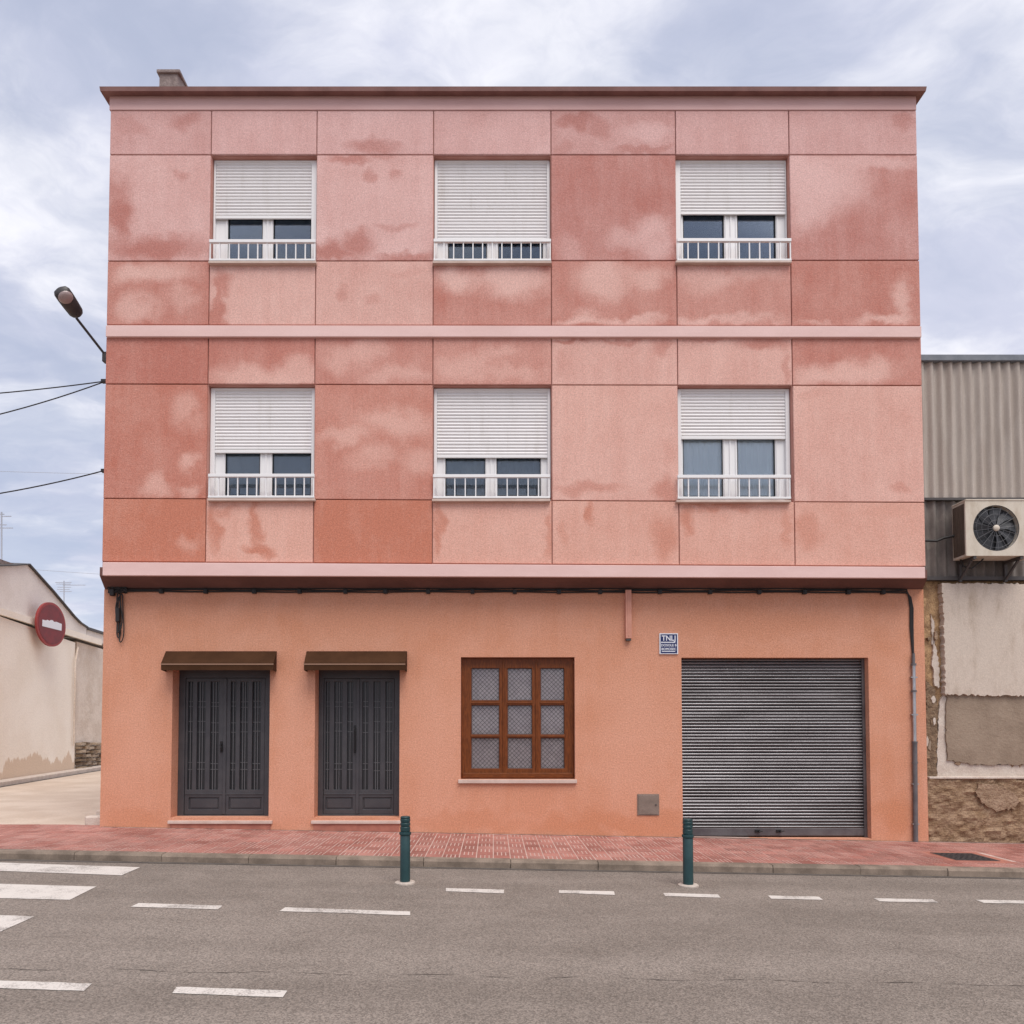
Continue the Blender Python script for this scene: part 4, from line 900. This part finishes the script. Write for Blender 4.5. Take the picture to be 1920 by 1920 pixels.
# the weathered outbuilding next to it
ob = thing('old_outbuilding', tuple(HW(165, 1440)), 'weathered grey outbuilding with exposed rubble base beside the white house', 'outbuilding')
hpoly('wall', [(139.5, 1462), (420, 1420), (420, 1283), (144, 1203)], -.10, 6.0, M['peel'], ob, (0, 1))
hpoly('parapet', [(163, 1197), (420, 1277), (420, 1258), (192, 1187), (163, 1178)], -.05, 5.8, M['gable'], ob)
P, Q = HW(163, 1178, -.02), HW(420, 1258, -.02); MB().bar(P, Q, .12, .08).build('coping', M['trim_d'], ob)
rnd = random.Random(5); st_m = [surf('rubble_%d' % k, c, d, 6, .95, .25, 30, .8, 12, .04) for k, (c, d) in enumerate([((.40, .31, .22), (.30, .22, .15)), ((.24, .17, .11), (.16, .11, .075)), ((.47, .38, .29), (.36, .28, .2))])]
for j in range(7):
    px = 143 + rnd.random() * 3
    while px < 196:
        wpx = 6 + 7 * rnd.random(); py = 1391 + j * 7.4
        A_ = HW(px + .6, py + 7 + rnd.uniform(-1, .5), -.02); C_ = HW(px + wpx - .6, py + rnd.uniform(-.6, 1.0), -.02); pr_ = .05 + .09 * rnd.random()
        o3 = -hn * pr_; u = Vector((C_.x - A_.x, C_.y - A_.y, 0)); h_ = C_.z - A_.z
        f4 = [A_, A_ + u, A_ + u + Vector((0, 0, h_)), A_ + Vector((0, 0, h_))]; cc = sum(f4, Vector()) / 4
        fr4 = [cc + (p - cc) * rnd.uniform(.6, .85) + o3 for p in f4]
        m_ = MB(); m_.add([p + hn * .06 for p in f4] + fr4, [(4, 5, 6, 7), (0, 1, 5, 4), (1, 2, 6, 5), (2, 3, 7, 6), (3, 0, 4, 7)])
        m_.build('stone', rnd.choice(st_m), ob); px += wpx
# torn render edge and the drain pipe at the joint
pts = [HW(146, 1214, .06), HW(141.5, 1240, .06), HW(139.5, 1330, .06), HW(138.5, 1398, .06)]; MB().tube(pts, .028, 8).build('drain_pipe', M['peel'], ob, smooth=True)
# no-entry sign on a bracket
sp_ = HW(95, 1171, .30)
sg = thing('no_entry_sign', tuple(sp_), 'round red sign with a scuffed white bar on the white house wall', 'road sign')
rv = 41.5 * ((sp_.y + D) / F); vdir = (EYE - sp_); vdir.z = 0; vdir.normalize()
fn = (-hn * 0.80 + vdir * 0.20).normalized(); su = Vector((-fn.y, fn.x, 0)); su = su if su.x > 0 else -su
def SG(u, v_, w_): return sp_ + su * u * rv + Vector((0, 0, 1)) * v_ * rv + fn * w_
def disc(r0, w0, w1, n=40):
    m_ = MB(); a_ = [SG(r0 * math.cos(2 * math.pi * k / n), r0 * math.sin(2 * math.pi * k / n), w0) for k in range(n)]; b_ = [SG(r0 * math.cos(2 * math.pi * k / n), r0 * math.sin(2 * math.pi * k / n), w1) for k in range(n)]
    m_.add(a_ + b_, [tuple(range(n, 2 * n)), tuple(range(n - 1, -1, -1))] + [(k, (k + 1) % n, (k + 1) % n + n, k + n) for k in range(n)]); return m_
disc(1.0, -.03, .03).build('rim', M['sign_rim'], sg, smooth=True); disc(.90, .031, .037).build('disc', M['sign_red'], sg, smooth=True)
jag = [(-.66, -.17), (.66, -.19), (.67, .13), (.45, .15), (.30, .17), (.12, .14), (.02, .20), (-.10, .19), (-.16, .14), (-.34, .16), (-.42, .12), (-.66, .12)]
MB().prism(jag, lambda p: SG(p[0], p[1], .046), lambda p: SG(p[0], p[1], .039)).build('bar', M['plq_white'], sg)
MB().bar(sp_ - fn * .03, sp_ + hn * .34, .07).build('bracket', M['far'], sg)
# aerials on the roofs behind
def aerial(px, ytop, ybot, dist, elems, label):
    Y_ = dist - D; a_ = B(px, ybot, Y_); b_ = B(px, ytop, Y_); o = thing('tv_aerial', tuple(a_), label, 'aerial', 'roof aerials')
    MB().tube([a_, b_], .022, 6).build('mast', M['far'], o)
    for py, x0, x1 in elems: MB().tube([B(x0, py, Y_), B(x1, py, Y_)], .014, 6).build('element', M['far'], o)
aerial(3, 960, 1062, 21, [(968, 3, 21), (984, -10, 12), (990, -6, 24), (964, -8, 8)], 'thin roof aerial above the chimney of the white house')
aerial(120, 1089, 1190, 27, [(1092, 104, 134), (1095, 106, 132), (1101, 108, 133), (1105, 107, 130), (1109, 112, 134), (1097, 118, 160)], 'spiky roof aerial standing behind the gable slope of the white house')
# low stone at the corner of the alley
a_ = G(176, 1548); m_ = MB(); m_.box(-.16, .14, -.02, .16, -.05, .13); m_.box(-.10, .14, .165, .34, -.05, .2); o = m_.build('corner_stone', M['lime'], None, bevel=.02); o.location = (XL - .15, .16, zp(XL)); tag(o, 'low pale stone block at the foot of the building corner', 'stone')

# ------------------------------------------------------------------ neighbouring building on the right
NX = XR + 0.012; NE = 15.0
nb = thing('old_warehouse', (NX + 3, .4, zp(NX + 3)), 'old warehouse with corrugated upper cladding and peeling patched lower wall', 'warehouse')
yn = 0.06
zn_t, zn_m, zn_b = Z(1825, 672, yn), Z(1825, 936, yn), Z(1825, 1083, yn)
MB().box(NX, NE, yn + .06, 8.0, ZB, zn_t - .05).build('wall', M['stone_raw'], nb)
def corrugated(z0, z1, y, per, amp, mat, x0, x1):
    mb = MB(); n = int((x1 - x0) / per * 10); vs = []; rn = random.Random(3)
    for i in range(n + 1):
        x = x0 + (x1 - x0) * i / n; yy = y + amp * math.cos(2 * math.pi * x / per); vs += [(x, yy, z0), (x, yy, z1)]
    m_ = len(vs); mb.add(vs, [(2 * i, 2 * i + 2, 2 * i + 3, 2 * i + 1) for i in range(n)]); return mb.build('cladding', mat, nb, smooth=True)
corrugated(zn_m, zn_t - .06, yn, .142, .024, M['corr'], NX, NE); corrugated(zn_b + .01, zn_m - .012, yn + .012, .142, .022, M['corr_d'], NX, NE)
MB().box(NX - .0, NE, yn - .06, yn + .3, zn_t - .065, zn_t + .03).build('flashing', M['flash'], nb, bevel=.008)
MB().box(NX, NE, yn - .05, yn + .04, zn_m - .028, zn_m + .008).build('trim', M['trim_d'], nb)
MB().box(NX, NE, yn - .05, yn + .05, zn_b - .045, zn_b + .008).build('trim', M['trim_d'], nb)
def patch(name, pts, y, th, mat, jag=1.4, step=5, seed=1):
    rn = random.Random(seed); out = []
    for (a_, b_) in zip(pts, pts[1:] + pts[:1]):
        n = max(1, int(math.hypot(b_[0] - a_[0], b_[1] - a_[1]) / step))
        for i in range(n):
            f = i / n; j = jag if min(a_[0], b_[0]) < 1935 else 0
            out.append((a_[0] + (b_[0] - a_[0]) * f + rn.uniform(-j, j), a_[1] + (b_[1] - a_[1]) * f + rn.uniform(-j, j)))
    mb = MB(); mb.prism(out, lambda p: tuple(B(p[0], p[1], y)), lambda p: tuple(B(p[0], p[1], y) + Vector((0, th, 0)))); return mb.build(name, mat, nb)
patch('plaster_coat', [(1773, 1302), (2600, 1318), (2600, 1094), (1766, 1094), (1769, 1130), (1770, 1200)], yn - .036, .10, M['plaster'], 2.0, 3.5, 2)
patch('cement_coat', [(1777, 1425), (1830, 1434), (2600, 1424), (2600, 1317), (1776, 1300), (1774, 1360)], yn + .004, .06, M['cement'], 1.5, 5, 3)
patch('lime_coat', [(1757, 1457), (2600, 1459), (2600, 1424), (1900, 1433), (1830, 1434), (1777, 1425), (1775, 1300), (1764, 1310), (1760, 1340), (1758, 1400)], yn + .030, .05, M['lime'], 1.2, 5, 4)
patch('loose_stone', [(1736, 1455), (1756, 1455), (1757, 1400), (1759, 1320), (1752, 1290), (1737, 1275)], yn + .026, .05, M['stone_dk'], 1.6, 5, 5)
patch('lime_flake', [(1752, 1285), (1762, 1290), (1760, 1240), (1752, 1200), (1748, 1240)], yn + .030, .04, M['lime'], 1.6, 4, 6)
patch('lime_flake', [(1748, 1210), (1753, 1204), (1752, 1172), (1746, 1150)], yn + .040, .03, M['lime'], 1.2, 4, 7)
MB().box(NX + .03, NE, yn - .04, yn + .1, Z(1830, 1460, yn), Z(1830, 1456, yn)).build('ledge', M['lime'], nb, bevel=.006)
rn = random.Random(77)
for k in range(11):
    fx, fy = rn.choice([(rn.uniform(1739, 1764), rn.uniform(1105, 1290)), (rn.uniform(1738, 1754), rn.uniform(1290, 1450)), (rn.uniform(1782, 1915), rn.uniform(1425, 1436))])
    ww_, hh_ = rn.uniform(2.5, 6), rn.uniform(4, 13); pts = [(fx + ww_ * math.cos(a_) * rn.uniform(.6, 1.1), fy + hh_ * math.sin(a_) * rn.uniform(.6, 1.1)) for a_ in [2 * math.pi * i / 9 for i in range(9)]]
    patch('render_flake', pts, yn + rn.uniform(.0, .02), .05, M[rn.choice(['lime', 'cement', 'stone_dk', 'rough_l'])], .8, 4, 100 + k)
# rough base
mb = MB(); rn = random.Random(9); nx_, nz_ = 120, 26; x0, x1, z0, z1 = NX + .01, NX + 4.0, ZB + .1, Z(1830, 1460, yn)
from mathutils import noise as mn
def rgh(x, z):
    return yn - .005 - .045 * abs(mn.noise(Vector((x * 3.1, z * 5.0, 1.0)))) - .03 * mn.noise(Vector((x * 9, z * 14, 4.0))) - .02 * mn.noise(Vector((x * 24, z * 30, 7.0)))
vs = [(x0 + (x1 - x0) * i / nx_, rgh(x0 + (x1 - x0) * i / nx_, z0 + (z1 - z0) * j / nz_), z0 + (z1 - z0) * j / nz_) for j in range(nz_ + 1) for i in range(nx_ + 1)]
mb.add(vs, [(j * (nx_ + 1) + i, j * (nx_ + 1) + i + 1, (j + 1) * (nx_ + 1) + i + 1, (j + 1) * (nx_ + 1) + i) for j in range(nz_) for i in range(nx_)]); mb.build('rough_base', M['rough'], nb)
patch('base_flake', [(1842, 1506), (1870, 1520), (1905, 1516), (1912, 1500), (1900, 1486), (1870, 1470), (1836, 1470), (1830, 1486)], yn - .045, .05, M['rough_l'], 2.4, 4, 12)

# air conditioner
ya_f, ya_b = -0.32, -0.03
xa0, za1, za0 = X(1812, 990, ya_f), Z(1850, 939, ya_f), Z(1850, 1042, ya_f); xa1 = xa0 + 0.98
ac = thing('air_conditioner', (xa0 + .45, -.15, za0), 'dirty cream air conditioning unit with a round dark fan on the corrugated wall', 'air conditioner')
fc = B(1868, 990, ya_f); fr_ = 43.5 * (ya_f + D) / F; n = 48
mb = MB(); ring = [(fc.x + fr_ * math.cos(2 * math.pi * k / n), fc.z + fr_ * math.sin(2 * math.pi * k / n)) for k in range(n)]
def sq(k):
    a_ = 2 * math.pi * k / n; c_, s_ = math.cos(a_), math.sin(a_); xr_ = fr_ + .05
    m_ = max(abs(c_), abs(s_)); tx, tz = c_ / m_, s_ / m_
    return (fc.x + tx * (fc.x - xa0 if tx < 0 else xr_), fc.z + tz * (za1 - fc.z if tz > 0 else fc.z - za0))
outer = [sq(k) for k in range(n)]
vs = [(x, ya_f, z) for x, z in ring] + [(x, ya_f, z) for x, z in outer] + [(x, ya_f + .07, z) for x, z in ring]
mb.add(vs, [(k, (k + 1) % n, (k + 1) % n + n, k + n) for k in range(n)] + [(k, k + 2 * n, (k + 1) % n + 2 * n, (k + 1) % n) for k in range(n)])
xq = fc.x + fr_ + .05
mb.add([(xq, ya_f, za0), (xa1, ya_f, za0), (xa1, ya_f, za1), (xq, ya_f, za1)], [(0, 1, 2, 3)])
mb.add([(xa0, ya_f, za0), (xa1, ya_f, za0), (xa1, ya_b, za0), (xa0, ya_b, za0), (xa0, ya_f, za1), (xa1, ya_f, za1), (xa1, ya_b, za1), (xa0, ya_b, za1)], [(0, 3, 2, 1), (4, 5, 6, 7), (1, 2, 6, 5), (2, 3, 7, 6), (3, 0, 4, 7)])
mb.build('casing', M['ac'], ac)
MB().box(xa0 - .008, xa1 + .008, ya_f - .008, ya_b, za1 + .001, za1 + .022).build('lid', M['ac'], ac, bevel=.004)
mb = MB(); nf = 26
mb.box(xa0 - .005, xa0 - .002, ya_f + .03, ya_b - .02, za0 + .03, za1 - .03); so = mb.build('condenser', M['ac_side'], ac)
for k in range(7):
    yy = ya_f + .04 + k * (ya_b - ya_f - .07) / 6; MB().box(xa0 - .012, xa0 - .006, yy - .003, yy + .003, za0 + .03, za1 - .03).build('fin', M['ac_side'], so)
MB().box(xa0 - .013, xa0 - .001, ya_f - .004, ya_f + .024, za0, za1).build('corner_post', M['ac'], ac, bevel=.003)
def disc_y(r0, y, n=40):
    m_ = MB(); m_.add([(fc.x + r0 * math.cos(2 * math.pi * k / n), y, fc.z + r0 * math.sin(2 * math.pi * k / n)) for k in range(n)], [tuple(range(n))]); return m_
disc_y(fr_, ya_f + .072).build('fan_well', M['fan'], ac)
for k in range(9):
    a_ = 2 * math.pi * k / 9; da = .52; m_ = MB(); p = []
    for rr_, t0, t1 in ((.035, 0, da), (fr_ * .55, -.05, da * .9), (fr_ * .96, -.18, da * .62)):
        p += [(fc.x + rr_ * math.cos(a_ + t0), ya_f + .030, fc.z + rr_ * math.sin(a_ + t0)), (fc.x + rr_ * math.cos(a_ + t1), ya_f + .060, fc.z + rr_ * math.sin(a_ + t1))]
    m_.add(p, [(0, 1, 3, 2), (2, 3, 5, 4)]); m_.build('fan_blade', M['fan'], ac)
for k in range(16):
    a_ = 2 * math.pi * (k + .3) / 16; MB().tube([(fc.x + .03 * math.cos(a_), ya_f + .006, fc.z + .03 * math.sin(a_)), (fc.x + fr_ * math.cos(a_), ya_f + .010, fc.z + fr_ * math.sin(a_))], .0028, 5).build('guard_spoke', M['fan_ring'], ac)
for rr_ in (.35, .62, .86, 1.0):
    MB().tube([(fc.x + fr_ * rr_ * math.cos(2 * math.pi * k / 40), ya_f + .004, fc.z + fr_ * rr_ * math.sin(2 * math.pi * k / 40)) for k in range(41)], .0018 if rr_ < 1 else .006, 5).build('guard_ring', M['fan_ring'] if rr_ < 1 else M['trim_d'], ac)
h_ = MB(); h_.lathe((0, 0, 0), [(.045, 0), (.043, .014), (.03, .024), (.008, .028)], 20); ho_ = h_.build('hub', M['ac'], ac, smooth=True); ho_.location = (fc.x, ya_f + .004, fc.z); ho_.rotation_euler = (math.pi / 2, 0, 0)
for xx in (xa0 + .12, xa0 + .78):
    m_ = MB(); m_.box(xx - .02, xx + .02, ya_f + .01, yn - .03, za0 - .042, za0 - .002); m_.box(xx - .02, xx + .02, yn - .068, yn - .031, za0 - .30, za0 - .043); m_.bar((xx, ya_f + .08, za0 - .045), (xx, yn - .05, za0 - .27), .026); m_.build('bracket', M['trim_d'], ac)
hp = MB(); hp.tube([(NX + .005, -.01, Z(1740, 1014, 0)), (NX + .18, -.02, Z(1740, 1015, 0)), (NX + .28, -.04, Z(1740, 1010, 0)), (xa0 + .01, -.07, Z(1740, 1007, 0))], .018, 8)
ho = hp.build('refrigerant_hose', M['cable'], ac, smooth=True)
hp = MB(); hp.tube([B(1800, 1046, -.1), B(1806, 1062, -.1), B(1822, 1066, -.12), B(1840, 1052, -.15), B(1846, 1044, -.15)], .012, 8); hp.build('drain_hose', M['cable'], ac, smooth=True)
